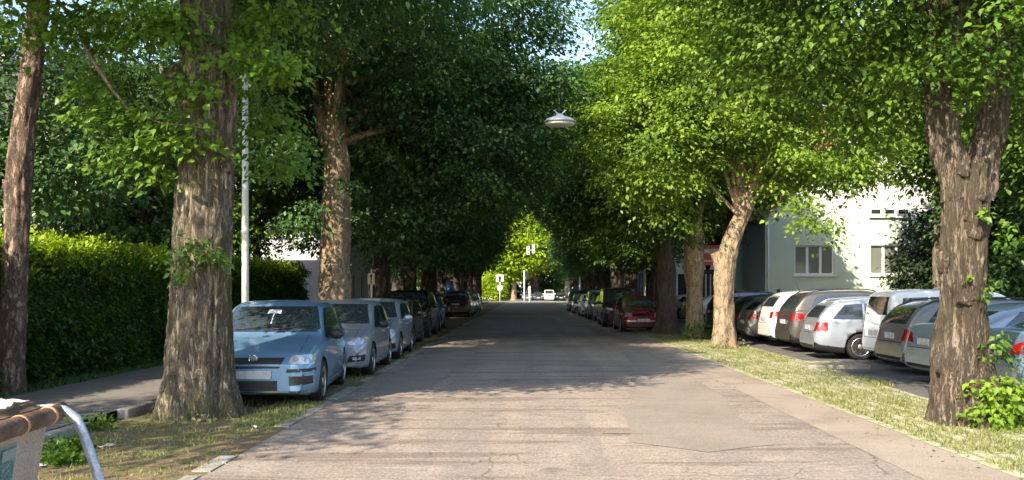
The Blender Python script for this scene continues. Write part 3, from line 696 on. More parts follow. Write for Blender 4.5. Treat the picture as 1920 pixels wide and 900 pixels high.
# --- left row prototypes
LB = {}
def row_proto(side, seed, leafmat, bark, n=1000, per=62, size=.2, hgt=0, low=0, far=False):
    s = 1 if side == 'L' else -1
    blobs = [(s*1.0,0,9.2+hgt,4.5,4.6,4.2),(s*2.1,.3,6.3,2.6,3.8,2.6),(-s*1.8,0,8.3,3.4,4.0,3.4),(s*1.4,-.8,4.7+low,2.2,2.8,1.7)] if not far else [(-s*.3,0,8.4,3.1,4.4,4.6),(s*2.2,0,13.2,4.0,4.4,3.0),(-s*2.4,0,10.5,3,4,4)]
    root = empty('street_tree'); bm = bmesh.new()
    trunk_bm(bm, [(0,0,-.1),(0,0,1),(.05*s,0,2.6),(.1*s,.05,4.4),(.2*s,.1,8),(.3*s,0,11)], [.52,.44,.40,.36,.24,.1], 26, .16, .05, .25, .1, seed, 5, .03)
    trunk_bm(bm, [(0,0,2.6),(.5*s,.2,3.8),(1.3*s,.3,5.4),(2.2*s,.3,7.5)], [.26,.2,.15,.07], 14, .2, 0, 0, .1, seed, 3, .02)
    limbs(bm, [(.1*s,0,4),(.2*s,0,6),(.2*s,0,7.5)], blobs, 10, .13, np.random.default_rng(seed))
    me = bpy.data.meshes.new('trunk'); bm.to_mesh(me); bm.free(); link('trunk', me, [bark], root)
    crown(blobs, n, per, size, .85, leafmat, seed, root, shell=.45); return root
def set_thing(o, loc, label, group=None, rz=0, sc=1, cat='tree'):
    o.location = loc; o.rotation_euler = (0,0,rz); o.scale = (sc,)*3; tag(o, label, cat, group); return o
PL = [row_proto('L', 41, LF_dark, BK_dark, 1250, 90, .155), row_proto('L', 42, LF_dark, BK_dark, 1050, 75, .19, .6), row_proto('L', 43, LF_dark, BK_dark, 1050, 52, .26, far=True)]
PR = [row_proto('R', 51, LF_mid, BK_dark, 1150, 84, .165), row_proto('R', 52, LF_dark, BK_dark, 1000, 52, .26, far=True)]
used = set()
def place_row(protos, lst, group):
    for i, (k, x, y, sc, rz, lab) in enumerate(lst):
        p = protos[k]; o = p if id(p) not in used else copy_thing(p); used.add(id(p)); set_thing(o, (x,y,0), lab, group, rz, sc)
ordn = ['second','third','fourth','fifth','sixth','seventh','eighth','ninth','tenth','eleventh','twelfth']
place_row(PL, [(0,-5.45,35.8,.95,0,'first of the dark shaded trees on the left, behind the small yellow sign'),
    (1,-5.5,44.5,1,.2,'dark trunk on the left beside the open gap near the bus stop'),
    (0,-5.4,53.5,1.02,-.25,'dark tree on the left just before the bus stop sign')] +
    [(2,-5.4-.06*i,63.5+10.2*i,1+.03*(i%3),.3*(-1)**i,'%s dark tree beyond the bus stop on the left, counted towards the junction'%(['first']+ordn)[i]) for i in range(6)], G_L)
# --- right row
B3 = (5.45,11.9,0)
T3 = street_tree('linden_tree', B3, 'knobbly forked trunk with leafy sprouts at its foot, nearest on the right verge', G_R,
    [(.04,0,-.1),(.0,0,.2),(-.04,0,.8),(-.02,0,1.7),(.0,0,2.6),(.02,0,3.2)], [.40,.35,.295,.26,.26,.26], BK_warm,
    [(.2,.6,7.4,3.6,3.4,3.0),(-1.4,1.2,5.9,2.0,2.4,1.5),(2.6,.8,5.6,2.4,2.4,1.8)], 850, 130, .085, .62, LF_mid, 61, [(-.2,0,4.5),(.35,0,4.6)], 8, .1, seg=100, step=.04,
    flare=.5, lobes=6, bumps=.11, fine=.035, burls=[((-.33,-.1,2.0),.12,(.8,.9,1.6)),((-.1,-.33,1.55),.12,(1.3,.7,.8)),((-.36,-.1,.75),.12,(.8,.9,1.5)),((-.33,-.15,.35),.13,(.9,.9,1.2)),((-.12,-.3,3.1),.09,(1,.7,1)),((.1,-.34,2.8),.08,(1,.7,1)),((.33,-.1,2.9),.1,(.7,.8,1)),((.05,-.3,2.35),.1,(1,.6,1)),((.32,-.12,.5),.1,(.8,.8,1.6))],
    forks=[([(-.06,0,2.8),(-.16,0,3.2),(-.27,0,3.6),(-.34,0,4.1),(-.36,.05,4.9),(-.6,.1,6.4)],[.22,.19,.17,.165,.14,.07]),([(.08,0,2.8),(.2,0,3.2),(.31,0,3.6),(.38,0,4.1),(.5,.05,4.9),(.9,.1,6.4)],[.22,.19,.165,.16,.14,.07])],
    extra=ex_all([spray([px(1460,120,13),px(1560,60,13),px(1680,140,12)],16,52,.088,.6,base=B3,tint=.5), spray([px(1680,130,11.5),px(1800,90,11.0),px(1915,140,11.2)],12,35,.088,.42,base=B3,tint=.3),
      spray([px(1560,180,13),px(1640,230,13.5),px(1700,200,12.5)],12,52,.088,.5,base=B3,tint=.35), spray([px(1880,20,10.5),px(1915,40,10.4)],4,40,.088,.3,base=B3,tint=.9)]))
shoots_on('foliage', T3, [(.1,-.45,.32,.1,-1),(.25,-.52,.14,.2,-1),(.85,-.2,.3,1,-.5),(.2,-.42,.25,.3,-1),(.42,-.34,.3,.6,-1),(.62,-.25,.15,1,-1),(.75,-.05,.12,1,-.5),(.05,-.44,.42,0,-1),(.5,-.32,.08,.8,-1),(.3,-.4,.5,.5,-1),(.95,-.1,.1,1,-.5)], 9, .08, .13, LF_lite, 5, 18)
shoots_on('foliage', T3, [(.22,-.3,1.02,.5,-1),(.2,-.3,.85,.5,-1),(.3,-.25,2.2,.7,-1),(.3,-.25,2.45,.7,-1),(.2,-.34,1.75,.3,-1),(.05,-.38,2.6,.2,-1),(.38,-.2,.75,1,-1),(.4,-.2,2.0,1,-1)], 4, .07, .08, LF_mid, 6, 14)
B4 = (5.8,27.5,0)
T4 = street_tree('linden_tree', B4, 'sunlit peeling trunk leaning right with a cut stub on its left, beside the car park', G_R,
    [(-.1,0,-.1),(-.1,0,.3),(-.12,0,1.2),(-.1,0,2.2),(.1,0,3.1),(.5,0,4.0),(.85,0,4.9),(1.5,.1,6.5)], [.34,.29,.25,.27,.23,.18,.15,.1], BK_tan,
    [(.0,0,8.6,3.3,3.1,3.3),(-2.0,.2,6.2,2.1,2.6,1.9),(2.4,0,6.6,2.3,2.6,2.2),(-.6,0,10.8,2.4,2.4,1.8)], 950, 105, .12, .68, LF_lite, 71, [(.3,0,3.8),(.7,0,4.6),(1.0,0,5.4)], 11, .065, seg=70, step=.06,
    flare=.4, bumps=.09, fine=.03, forks=[([(-.1,0,2.0),(-.25,0,2.5),(-.34,-.02,2.75)],[.21,.17,.15]),([(.45,0,3.8),(.35,0,4.6),(.2,0,5.6),(.1,0,7)],[.14,.12,.1,.06])],
    extra=ex_all([spray([px(1500,300,28),px(1600,310,27),px(1620,350,27)],12,39,.13,.6,base=B4,tint=.35), spray([px(1480,390,26),px(1560,440,26),px(1500,370,26)],9,36,.13,.5,base=B4,tint=.4),spray([px(1190,350,28),px(1250,400,27),px(1320,410,27.5)],9,34,.12,.6,base=B4,tint=.35)]))
shoots_on('foliage', T4, [(-.35,-.35,.08,0,-1),(.15,-.4,.05,0,-1),(.4,-.2,.05,0,-1)], 5, .09, .2, LF_grass, 7)
B5 = (5.75,32.6,0)
T5 = street_tree('linden_tree', B5, 'slim pale tan trunk with swollen top, second back from the parking bays', G_R,
    [(0,0,-.1),(0,0,.4),(0,0,1.6),(-.02,0,2.6),(.0,0,3.3),(.05,0,4.2),(.1,0,7)], [.36,.29,.27,.33,.36,.2,.08], BK_tan,
    [(-.5,0,7.6,2.8,3.0,2.8),(-1.8,0,5.4,2.0,2.4,1.6)], 560, 60, .17, .7, LF_mid, 81, [(0,0,3.8),(0,0,5)], 7, .09, seg=36, step=.08, flare=.3, bumps=.08,
    extra=ex_all([spray([px(1260,440,31),px(1330,450,31)],5,33,.12,.4,base=B5,tint=.4)]))
shoots_on('foliage', T5, [(-.3,-.35,.2,0,-1),(.1,-.4,.15,0,-1),(.5,-.3,.25,.5,-1),(.7,-.2,.2,1,-1)], 9, .11, .25, LF_mid, 8)
T6 = street_tree('linden_tree', (5.3,36.0,0), 'dark knobbly trunk with pale foot right beside the dark red hatchback', G_R,
    [(0,0,-.1),(0,0,.3),(0,0,1.4),(.0,0,2.4),(-.1,0,3.5),(-.3,0,6)], [.5,.38,.36,.36,.3,.15], BK_warm,
    [(-.6,0,8.2,3.4,3.2,3.2),(-2.0,0,5.6,2.4,2.8,1.8),(.2,1,12.4,2.6,3,2.2)], 900, 80, .16, .75, LF_mid, 91, [(0,0,3.5),(0,0,5)], 8, .1, seg=36, step=.08, flare=.3, bumps=.12)
place_row(PR, [(min(i,1), 6.3+.05*i, 46.5+10*i, .93+.03*(i%3), .3*(-1)**i, '%s tree on the right beyond the dark red hatchback, counted towards the junction'%(['first']+ordn)[i]) for i in range(9)], G_R)
# ---------------------------------------------------------------- background trees, hedge, shrubs
def simple_tree(name, loc, label, blobs, n, per, size, cr, leaf, seed, h=3, r=.2, group=None, bark=None, flat=.38):
    root = empty(name, loc); tag(root, label, 'tree', group); bm = bmesh.new()
    trunk_bm(bm, [(0,0,-.1),(0,0,h*.5),(.1,0,h),(.15,.1,h*1.8)], [r*1.2,r,r*.85,r*.4], 16, .25, 0, .2, .08, seed, 5, .02)
    limbs(bm, [(.1,0,h),(.12,0,h*1.3)], blobs, 6, r*.4, np.random.default_rng(seed))
    me = bpy.data.meshes.new('trunk'); bm.to_mesh(me); bm.free(); link('trunk', me, [bark or BK_dark], root)
    crown(blobs, n, per, size, cr, leaf, seed, root, flat=flat); return root
GB = 'garden trees behind the hedge'
simple_tree('garden_tree', (-11.4,19.5,0), 'leafy dark garden tree right behind the hedge next to the slender trunk', [(0,0,5.8,2.5,2.3,2.0),(1.6,-.3,4.4,1.9,1.6,1.1)], 260, 80, .12, .65, LF_dark, 101, 2.6, .16, GB)
simple_tree('garden_tree', (-10.4,25.5,0), 'dark garden tree behind the hedge seen right of the thick furrowed trunk', [(0,0,4.6,2.2,2.4,2.6),(1.2,0,7.5,3,3,3)], 520, 80, .14, .7, LF_dark, 102, 2.2, .18, GB)
simple_tree('garden_tree', (-14.2,18.5,0), 'garden tree at the left edge behind the slender leaning trunk', [(0,0,5.4,3.2,3,2.4),(0,0,8.8,3.4,3,2.6)], 330, 60, .17, .75, LF_dark, 103, 2.2, .18, GB)
simple_tree('garden_tree', (-9.6,34,0), 'loose green garden tree behind the lamp pole at the hedge end', [(0,0,6.8,2.4,2.4,2.6),(-1,0,4.2,1.6,1.6,1.3)], 300, 56, .19, .7, LF_mid, 104, 3.2, .15, GB)
simple_tree('garden_tree', (-13.2,26,0), 'broad dark garden shrub tree in front of the pink house', [(0,0,3.2,2.2,1.8,1.7),(2.2,.5,3.0,1.8,1.6,1.5)], 210, 56, .17, .6, LF_dark, 105, 1.2, .14, GB)
simple_tree('garden_tree', (-9.2,44,0), 'dark garden tree between the left houses and the street trees', [(0,0,7.5,3,3,4),(0,0,11,3,3,3)], 420, 56, .22, .85, LF_dark, 106, 3.2, .2, GB)
simple_tree('added_shade_tree', (-9.8,3.2,0), 'unseen tree added at the left beside the camera to dapple the thick furrowed trunk with shade', [(0,0,7.6,2.4,2.6,1.9)], 130, 40, .16, .6, LF_mid, 107, 4.5, .2)  # added out of view so its crown dapples the near trunk and soil
# hedge
def hedge(name, x0, x1, y0, y1, h, label, seed, mat, n, size, young=None):
    root = empty(name, ((x0+x1)/2,(y0+y1)/2,0)); tag(root, label, 'hedge'); ox, oy = (x0+x1)/2, (y0+y1)/2
    g = np.random.default_rng(seed); bm = bmesh.new(); bbox(bm, x0-ox+.3,x1-ox-.3,y0-oy+.3,y1-oy-.3,.05,h-.32); bmobj('twigs', bm, mat_plain('hedge_shade', (.012,.02,.008), 1), root)  # solid core, coloured near black for the shade inside the hedge
    aS = h*(y1-y0)*1.0; aT = (x1-x0)*(y1-y0); aE = (x1-x0)*h; tot = aS*1.4+aT+aE*2
    C = []; O = []
    for i in range(n):
        u = g.uniform(0,tot); yy = g.uniform(y0,y1); xx = g.uniform(x0,x1); zz = g.uniform(.05,h)
        bl = .14*math.sin(yy*1.3+2)+.1*math.sin(yy*3.1+zz*2.5)
        if u < aS: p = (x1-.12+bl*.6+.1*math.sin(zz*3+yy), yy, zz); o = (1,0,.2)
        elif u < aS*1.4: p = (x0+.12, yy, zz); o = (-1,0,.2)
        elif u < aS*1.4+aT: p = (xx, yy, h-.12+bl*.5); o = (0,0,1)
        elif u < aS*1.4+aT+aE: p = (xx, y0+.12, zz); o = (0,-1,.2)
        else: p = (xx, y1-.12, zz); o = (0,1,.2)
        C.append((p[0]-ox,p[1]-oy,p[2])); O.append(o)
    C = np.array(C); O = np.array(O,float); P,D,N,S,T = clump_leaves(C+g.normal(0,.07,C.shape), O, np.full(n,.22), 26, size, g, .8, .2)
    N += np.repeat(O,26,0)*1.2
    link('foliage', leaf_mesh('foliage',P,D,N,S,T), [mat], root)
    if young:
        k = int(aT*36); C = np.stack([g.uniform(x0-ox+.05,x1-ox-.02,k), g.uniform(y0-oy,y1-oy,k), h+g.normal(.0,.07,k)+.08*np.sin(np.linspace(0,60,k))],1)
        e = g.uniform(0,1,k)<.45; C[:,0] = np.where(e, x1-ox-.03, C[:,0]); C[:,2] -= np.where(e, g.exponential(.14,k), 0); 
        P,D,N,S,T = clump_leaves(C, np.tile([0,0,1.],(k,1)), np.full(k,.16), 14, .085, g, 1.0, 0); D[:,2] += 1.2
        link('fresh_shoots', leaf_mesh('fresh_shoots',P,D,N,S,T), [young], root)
    return root
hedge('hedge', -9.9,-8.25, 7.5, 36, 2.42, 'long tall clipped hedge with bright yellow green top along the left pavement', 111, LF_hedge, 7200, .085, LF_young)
# shrubs and trees on the right, beyond the car park
GR2 = 'trees beyond the car park'
simple_tree('conifer_tree', (17.6,41,0), 'dark evergreen shrub tree covering the right side of the cream house', [(-.6,0,2.6,1.2,1.3,2.4),(1.8,0,5.0,1.9,1.8,2.6),(1.6,0,1.8,1.8,1.5,1.8)], 700, 50, .16, .55, LF_ever, 121, 1.5, .2, GR2)
simple_tree('grey_tree', (16.4,38,0), 'grey bare lower trunk standing at the right end of the cream house', [(0,0,9,3.2,3,3.2)], 330, 56, .2, .8, LF_mid, 122, 6.2, .27, GR2, BK_oak)
simple_tree('park_tree', (19.5,37,0), 'dark tree behind the knobbly trunk at the right', [(0,0,5.5,3.0,3,3.8),(0,0,2.4,2.6,2.2,2.2)], 620, 56, .2, .8, LF_dark, 123, 2, .25, GR2)
simple_tree('park_tree', (23.5,40,0), 'tree at the right edge behind the blue sedan', [(0,0,6,3.4,3,4.6),(0,0,2.4,3,2.4,2.3)], 620, 56, .22, .9, LF_mid, 124, 2, .25, GR2)
simple_tree('park_tree', (17,30,0), 'green tree filling the upper right corner behind the forked trunk', [(0,0,8.6,3.6,3.4,3.6),(.8,0,5.2,2.2,2,1.4)], 620, 58, .19, .8, LF_mid, 125, 4.2, .2, GR2)
simple_tree('park_tree', (28,44,0), 'tree outside the right edge beyond the car park', [(0,0,6,4,3.5,5)], 400, 50, .28, 1.1, LF_dark, 126, 2, .25, GR2)
simple_tree('park_tree', (8.55,40.2,0), 'green tree between the car park and the cream house gable', [(.3,0,7.6,2.5,2.2,2.5)], 420, 58, .2, .8, LF_mid, 127, 5.5, .2, GR2)
simple_tree('park_tree', (13.2,56,0), 'tree behind the cream house, crown above its roof', [(0,0,13,4,3.5,4)], 340, 50, .28, 1, LF_lite, 128, 8, .25, GR2)
simple_tree('copper_tree', (9.4,50,0), 'small dark red leaved tree above the red sign', [(0,0,4.9,1.5,1.4,1.1)], 200, 45, .17, .5, LF_red, 129, 2.6, .12, GR2)
simple_tree('park_tree', (10.8,66,0), 'green tree behind the car park, left of the cream house', [(0,0,8,3,3,4.5)], 400, 50, .26, .9, LF_dark, 130, 3, .22, GR2)
simple_tree('park_tree', (12,75,0), 'far green tree right of the road behind the parked vans', [(0,0,8,4,4,6)], 400, 50, .32, 1.1, LF_dark, 131, 3, .25, GR2)
# junction end
simple_tree('sunlit_tree', (-1.9,161,0), 'bright yellow green sunlit tree at the far end of the road', [(1.5,0,10,6.4,5,5.4),(-2,0,7.8,4.2,4,3.6),(1.0,0,17,4.6,4,3.6)], 1200, 50, .5, 1.3, LF_young, 141, 3.6, .42, 'trees at the far junction', BK_tan)
for i,(x,y,s) in enumerate([(-16,178,1.1),(-8,190,1.25),(2,196,1.25),(10,182,1.15),(17,170,1.1),(24,160,1.1),(-24,168,1.1),(7,160,.75)]):
    o = copy_thing(PL[i%2]); set_thing(o, (x,y,0), ['far dark tree left of the pale pink house','tall far tree behind the pale pink house','far tree straight behind the sunlit tree','far dark tree right behind the hanging traffic lights','far dark tree behind the white round signs','far dark tree at the right end of the cross street','far dark tree at the left end of the cross street','shaded tree just right of the sunlit one'][i], 'trees at the far junction', i*1.1, s*1.35)
# side fillers beyond the rows: gardens
for i,(x,y) in enumerate([(-14,72),(-15,88),(-14,104),(-15,122),(14,92),(15,108),(14,126)]):
    o = copy_thing((PL+PR)[i%4]); set_thing(o, (x,y,0), 'garden tree far down the %s side, %s from the near end'%('left' if x<0 else 'right', (['first']+ordn)[i if x<0 else i-4]), 'garden trees behind the street rows', i*1.3, 1.0)
for i in range(11):
    x = -46+9.2*i; simple_tree('far_bush', (x,203+3*(i%3),0), '%s round dark bush closing the view behind the far junction, counted from the left' % (['first']+ordn)[i], [(0,0,3.6,6.0,3,3.8),(2,0,9,5,3,4)], 110, 40, .8, 1.8, LF_dark, 300+i, 2, .3, 'bushes behind the far junction')
root = simple_tree('weeping_shrub', (-6.2,152,0), 'yellow green weeping shrub in the sun at the junction corner', [(0,0,2.6,1.9,1.6,1.7),(1.6,0,2.0,1.4,1.4,1.4)], 220, 44, .28, .7, LF_young, 151, .8, .1, None, None, 1.2)
root['category'] = 'shrub'

# ---------------------------------------------------------------- houses
def mat_wall(name, col, var=.12, sc=.5):
    m, nt, b = newmat(name); h = NT(nt); v = h.coord('Object'); n = h.noise(v, sc, 5, .6); n2 = h.noise(v, 30, 3)
    c = h.mix(h.ramp(n.outputs['Fac'], [(.4,0),(.7,1)]), col, tuple(q*(1-var) for q in col)); h.val(b.inputs['Base Color'], c); b.inputs['Roughness'].default_value = .9
    h.bump(n2.outputs['Fac'], .25, .01, b); return m
W_cream = mat_wall('plaster_cream', (.57,.66,.53)); W_white = mat_wall('plaster_white', (.72,.72,.68)); W_shade = mat_wall('plaster_shade_tint', (.52,.72,.78))  # blue-green plaster: the side wall's shade is painted into its colour
W_pink = mat_wall('plaster_pink', (.62,.50,.44)); W_grey = mat_wall('plaster_grey_blue', (.5,.52,.56)); M_frame = mat_plain('window_frame_white', (.8,.8,.78), .4)
M_pane = mat_plain('window_pane', (.03,.035,.04), .05, 0, 0, .8); M_curtain = mat_plain('curtain', (.16,.165,.14), .5, 0, .6); M_roof = mat_ground('roof_tiles', [(.2,.08,.045),(.3,.13,.07),(.36,.17,.1)], 2, .5, 12)
M_roofd = mat_ground('roof_dark', [(.06,.05,.05),(.1,.09,.085),(.13,.12,.11)], 2, .5, 12); M_dkmetal = mat_plain('dark_metal', (.03,.03,.035), .5, .5)
def wall(bm, w, h, ops, th=.3):   # in xz plane facing -y, real openings
    xs = sorted(set([0,w]+[o[0] for o in ops]+[o[1] for o in ops])); zs = sorted(set([0,h]+[o[2] for o in ops]+[o[3] for o in ops]))
    for x0,x1 in zip(xs,xs[1:]):
        for z0,z1 in zip(zs,zs[1:]):
            cx,cz=(x0+x1)/2,(z0+z1)/2
            if any(o[0]<cx<o[1] and o[2]<cz<o[3] for o in ops): continue
            bbox(bm, x0,x1,0,th,z0,z1)
def house(name, loc, rz, w, d, h, label, mat, roofmat, ops_front=(), ops_side=(), gable=3, eave=.4, side_mat=None, bands=(), sashes=3, ridge='y', roof=True, curt=True):
    root = empty(name, loc, rz); tag(root, label, 'house')
    def face(openings, W, T, m, mname, x_from=0, x_to=None):
        bm = bmesh.new(); wall(bm, W, h, openings); bmesh.ops.remove_doubles(bm, verts=bm.verts, dist=1e-4)
        for v in bm.verts:      # keep the corner free for the front wall
            if mname == 'side_wall':
                if x_from and v.co.x < 1e-4: v.co.x = .304
                if not x_from and v.co.x > W-1e-4: v.co.x = W-.304
        for v in bm.verts: v.co = T @ v.co
        o = bmobj(mname, bm, m, root)
        for op in openings:
            x0,x1,z0,z1 = op[:4]; nb = op[4] if len(op) > 4 else sashes; bm = bmesh.new(); f=.07
            bbox(bm,x0,x1,.1,.17,z0,z0+f); bbox(bm,x0,x1,.1,.17,z1-f,z1); bbox(bm,x0,x0+f,.101,.171,z0+f,z1-f); bbox(bm,x1-f,x1,.101,.171,z0+f,z1-f)
            for k in range(1,nb): xx=x0+(x1-x0)*k/nb; bbox(bm,xx-.06,xx+.06,.102,.168,z0+f,z1-f)
            for v in bm.verts: v.co = T @ v.co
            wf = bmobj('window', bm, M_frame, root)
            bm = bmesh.new(); bbox(bm,x0-.08,x1+.08,-.09,.1,z0-.09,z0-.004)
            for v in bm.verts: v.co = T @ v.co
            bmobj('window_sill', bm, M_frame, wf)
            bm = bmesh.new(); bbox(bm,x0+f,x1-f,.13,.15,z0+f,z1-f)
            for v in bm.verts: v.co = T @ v.co
            bmobj('pane', bm, M_curtain if (curt and op[-1]=='c') else M_pane, wf)
    cl = lambda ops: [tuple(o) for o in ops]; full = d
    I = Matrix.Identity(4)
    face(cl(ops_front), w, I, mat, 'front_wall')
    T = Matrix.Translation((0,d,0)) @ Matrix.Rotation(-math.pi/2,4,'Z')      # left side (facing -x)
    face(cl(ops_side if ops_side and ops_side[0] != 'R' else ()), d, T, side_mat or mat, 'side_wall', 0)
    T = Matrix.Translation((w,0,0)) @ Matrix.Rotation(math.pi/2,4,'Z')
    face(cl(ops_side[1:] if ops_side and ops_side[0] == 'R' else ()), d, T, side_mat or mat, 'side_wall', 1)
    box_obj('back_wall', .3,w-.3,d-.3,d-.003,0,h-.003,mat,root)
    if gable:
        bm = bmesh.new()
        if ridge == 'y':
            for y0,y1 in ((0,.3),(d-.3,d)):
                a=[bm.verts.new(p) for p in ((0,y0,h+.002),(w,y0,h+.002),(w/2,y0,h+gable))]; b_=[bm.verts.new(p) for p in ((0,y1,h+.002),(w,y1,h+.002),(w/2,y1,h+gable))]
                bm.faces.new(a); bm.faces.new(b_[::-1])
                for i in range(3): bm.faces.new((a[i],a[(i+1)%3],b_[(i+1)%3],b_[i]))
                bmobj('gable', bm, mat if not bands else bands[0], root); bm = bmesh.new()
        else:
            for x0,x1 in ((0,.3),(w-.3,w)):
                a=[bm.verts.new(p) for p in ((x0,0,h+.002),(x0,d,h+.002),(x0,d/2,h+gable))]; b_=[bm.verts.new(p) for p in ((x1,0,h+.002),(x1,d,h+.002),(x1,d/2,h+gable))]
                bm.faces.new(a); bm.faces.new(b_[::-1])
                for i in range(3): bm.faces.new((a[i],a[(i+1)%3],b_[(i+1)%3],b_[i]))
                bmobj('gable', bm, mat if not bands else bands[0], root); bm = bmesh.new()
        bm.free()
        if roof:
            bm = bmesh.new(); e=eave; t=.15
            if ridge == 'y':
                sl = gable/(w/2)
                for s in (0,1):
                    X = (lambda x: x) if s==0 else (lambda x: w-x)
                    q=[bm.verts.new((X(x),y,z)) for y in (-e,d+e) for x,z in ((-e,h-e*sl+.02),(w/2,h+gable+.02),(w/2,h+gable+.02+t),(-e,h-e*sl+.02+t))]
                    for f in ((0,1,2,3),(7,6,5,4),(0,4,5,1),(3,2,6,7),(0,3,7,4)): bm.faces.new([q[i] for i in f])
            else:
                sl = gable/(d/2)
                for s in (0,1):
                    Y = (lambda y: y) if s==0 else (lambda y: d-y)
                    q=[bm.verts.new((x,Y(y),z)) for x in (-e,w+e) for y,z in ((-e,h-e*sl+.02),(d/2,h+gable+.02),(d/2,h+gable+.02+t),(-e,h-e*sl+.02+t))]
                    for f in ((0,1,2,3),(7,6,5,4),(0,4,5,1),(3,2,6,7),(0,3,7,4)): bm.faces.new([q[i] for i in f])
            ro = bmobj('roof', bm, roofmat, root)
            box_obj('chimney', w*.3,w*.3+.6,d*.5,d*.5+.7,h+gable*.3,h+gable+.9,mat,ro)
    return root
# cream gable house behind the car park (front wall at Y=46)
HX, HY = 11.5, 46.0
H1 = house('gable_house', (HX,HY,0), 0, 9.4, 11, 5.1, 'cream and white gabled house with white framed windows behind the car park', W_cream, M_roof,
    [(1.40,3.30,2.42,3.82,3,'c'),(5.05,6.95,2.42,3.82,3,'c')], gable=4.6, eave=.12, side_mat=W_shade, bands=[W_white])
for x0 in (5.0,5.66,6.32):
    f = box_obj('window', x0,x0+.56,-.05,-.004,5.28,5.6, M_frame, H1); box_obj('pane', x0+.06,x0+.5,-.056,-.052,5.33,5.54, M_pane, f)
box_obj('window_sill', 4.95,6.95,-.12,-.004,5.14,5.2, W_white, H1)
box_obj('base_course', -.02,9.42,-.03,-.004,0,1.1, mat_wall('plaster_base', (.5,.55,.5)), H1)
tube_obj('downpipe', [(.12,-.07,.02),(.12,-.07,5.0)], .045, M_frame, H1, 8)
box_obj('vent', .55,.7,-.05,-.004,1.5,1.72, M_dkmetal, H1)
house('apartment_house', (16,72,0), .1, 20, 10, 13.5, 'tall pale apartment house with orange roof rising behind the right hand trees', W_white, M_roof,
    [(x,x+1.5,z,z+1.5) for x in (1,4,7,10,13,16) for z in (1.5,5,8.5,11.4)], gable=3, ridge='x', sashes=2, curt=False)
house('villa', (8.2,62,0), 0, 7, 8, 5.2, 'white villa with dark roof behind the dark red hatchback', W_white, M_roofd, [(.8,2.4,1.2,2.8),(4,5.6,1.2,2.8)], gable=2, ridge='x', sashes=2, curt=False)
house('garden_house', (-23.8,30.5,0), 0, 10.5, 13, 7.2, 'pale pink house half hidden behind the hedge and garden trees', W_pink, M_roofd,
    [(x,x+1.5,z,z+1.5) for x in (1,4,7.6) for z in (1.3,4.6)], ['R']+[(y,y+1.5,z,z+1.5) for y in (1.2,4.5,8,11) for z in (1.3,4.6)], gable=3, ridge='x', sashes=2, curt=False)
house('garden_house', (-20,48.5,0), 0, 9.6, 16, 7.4, 'grey white house with blue shutters behind the end of the hedge', W_grey, M_roofd,
    [(x,x+1.4,z,z+1.6) for x in (1,4,7) for z in (1.0,4.4)], ['R']+[(y,y+1.4,z,z+1.6) for y in (1.5,5,8.5,12) for z in (1.0,4.4)], gable=3, ridge='y', sashes=2, curt=False)
house('far_house', (-15,176,0), 0, 9, 9, 7, 'small pale pink house in sunlight at the far left of the junction', W_pink, M_roof, [(x,x+1.3,z,z+1.5) for x in (1,4,7) for z in (1.4,4.4)], gable=3, ridge='x', sashes=2, curt=False)
bm = bmesh.new(); tube(bm, [(-9.95,52,0),(-9.95,52,7)], .05, 8); tag(bmobj('drainpipe', bm, M_dkmetal), 'dark drainpipe down the side of the grey white house', 'pipe')
# fence of the grey house
fr = empty('garden_fence', (-8.3,37,0)); tag(fr, 'low dark slatted garden fence beyond the end of the hedge', 'fence')
bm = bmesh.new()
for i in range(150): bbox(bm, -.02,.02, .1+i*.12,.1+i*.12+.06, .15,1.25)
bmobj('slats', bm, M_dkmetal, fr)
bm = bmesh.new(); bbox(bm,.021,.05,0,18.2,.3,.36); bbox(bm,.021,.05,0,18.2,1.0,1.06); bmobj('rail', bm, M_dkmetal, fr)
# ---------------------------------------------------------------- cars
P_blue = mat_paint('paint_light_blue', (.17,.32,.50)); P_silver = mat_paint('paint_silver', (.36,.40,.46), .5); P_silv2 = mat_paint('paint_silver_blue', (.36,.43,.50), .5)
P_black = mat_paint('paint_black', (.012,.013,.014), .2, .2, .1); P_dkblue = mat_paint('paint_dark_blue', (.03,.07,.16), .5); P_mblue = mat_paint('paint_mid_blue', (.06,.16,.34), .5)
P_dkgrey = mat_paint('paint_dark_grey', (.075,.075,.08), .5); P_brown = mat_paint('paint_grey_brown', (.10,.09,.085), .5); P_white = mat_paint('paint_white', (.78,.78,.76), 0, .3, .15)
P_grey = mat_paint('paint_grey', (.26,.26,.27), .5); P_red = mat_paint('paint_dark_red', (.22,.008,.03), .3, .25, .1); P_champ = mat_paint('paint_champagne', (.24,.235,.235), .5)
P_bluegrey = mat_paint('paint_blue_grey', (.22,.30,.42), .6); P_dkgreen = mat_paint('paint_dark_green', (.02,.04,.035), .4); P_plum = mat_paint('paint_plum', (.05,.02,.035), .4)
GLC = 'cars parked along the left edge of the road'; GRC = 'cars parked along the right edge of the road'; GPC = 'cars parked side by side in the car park on the right'

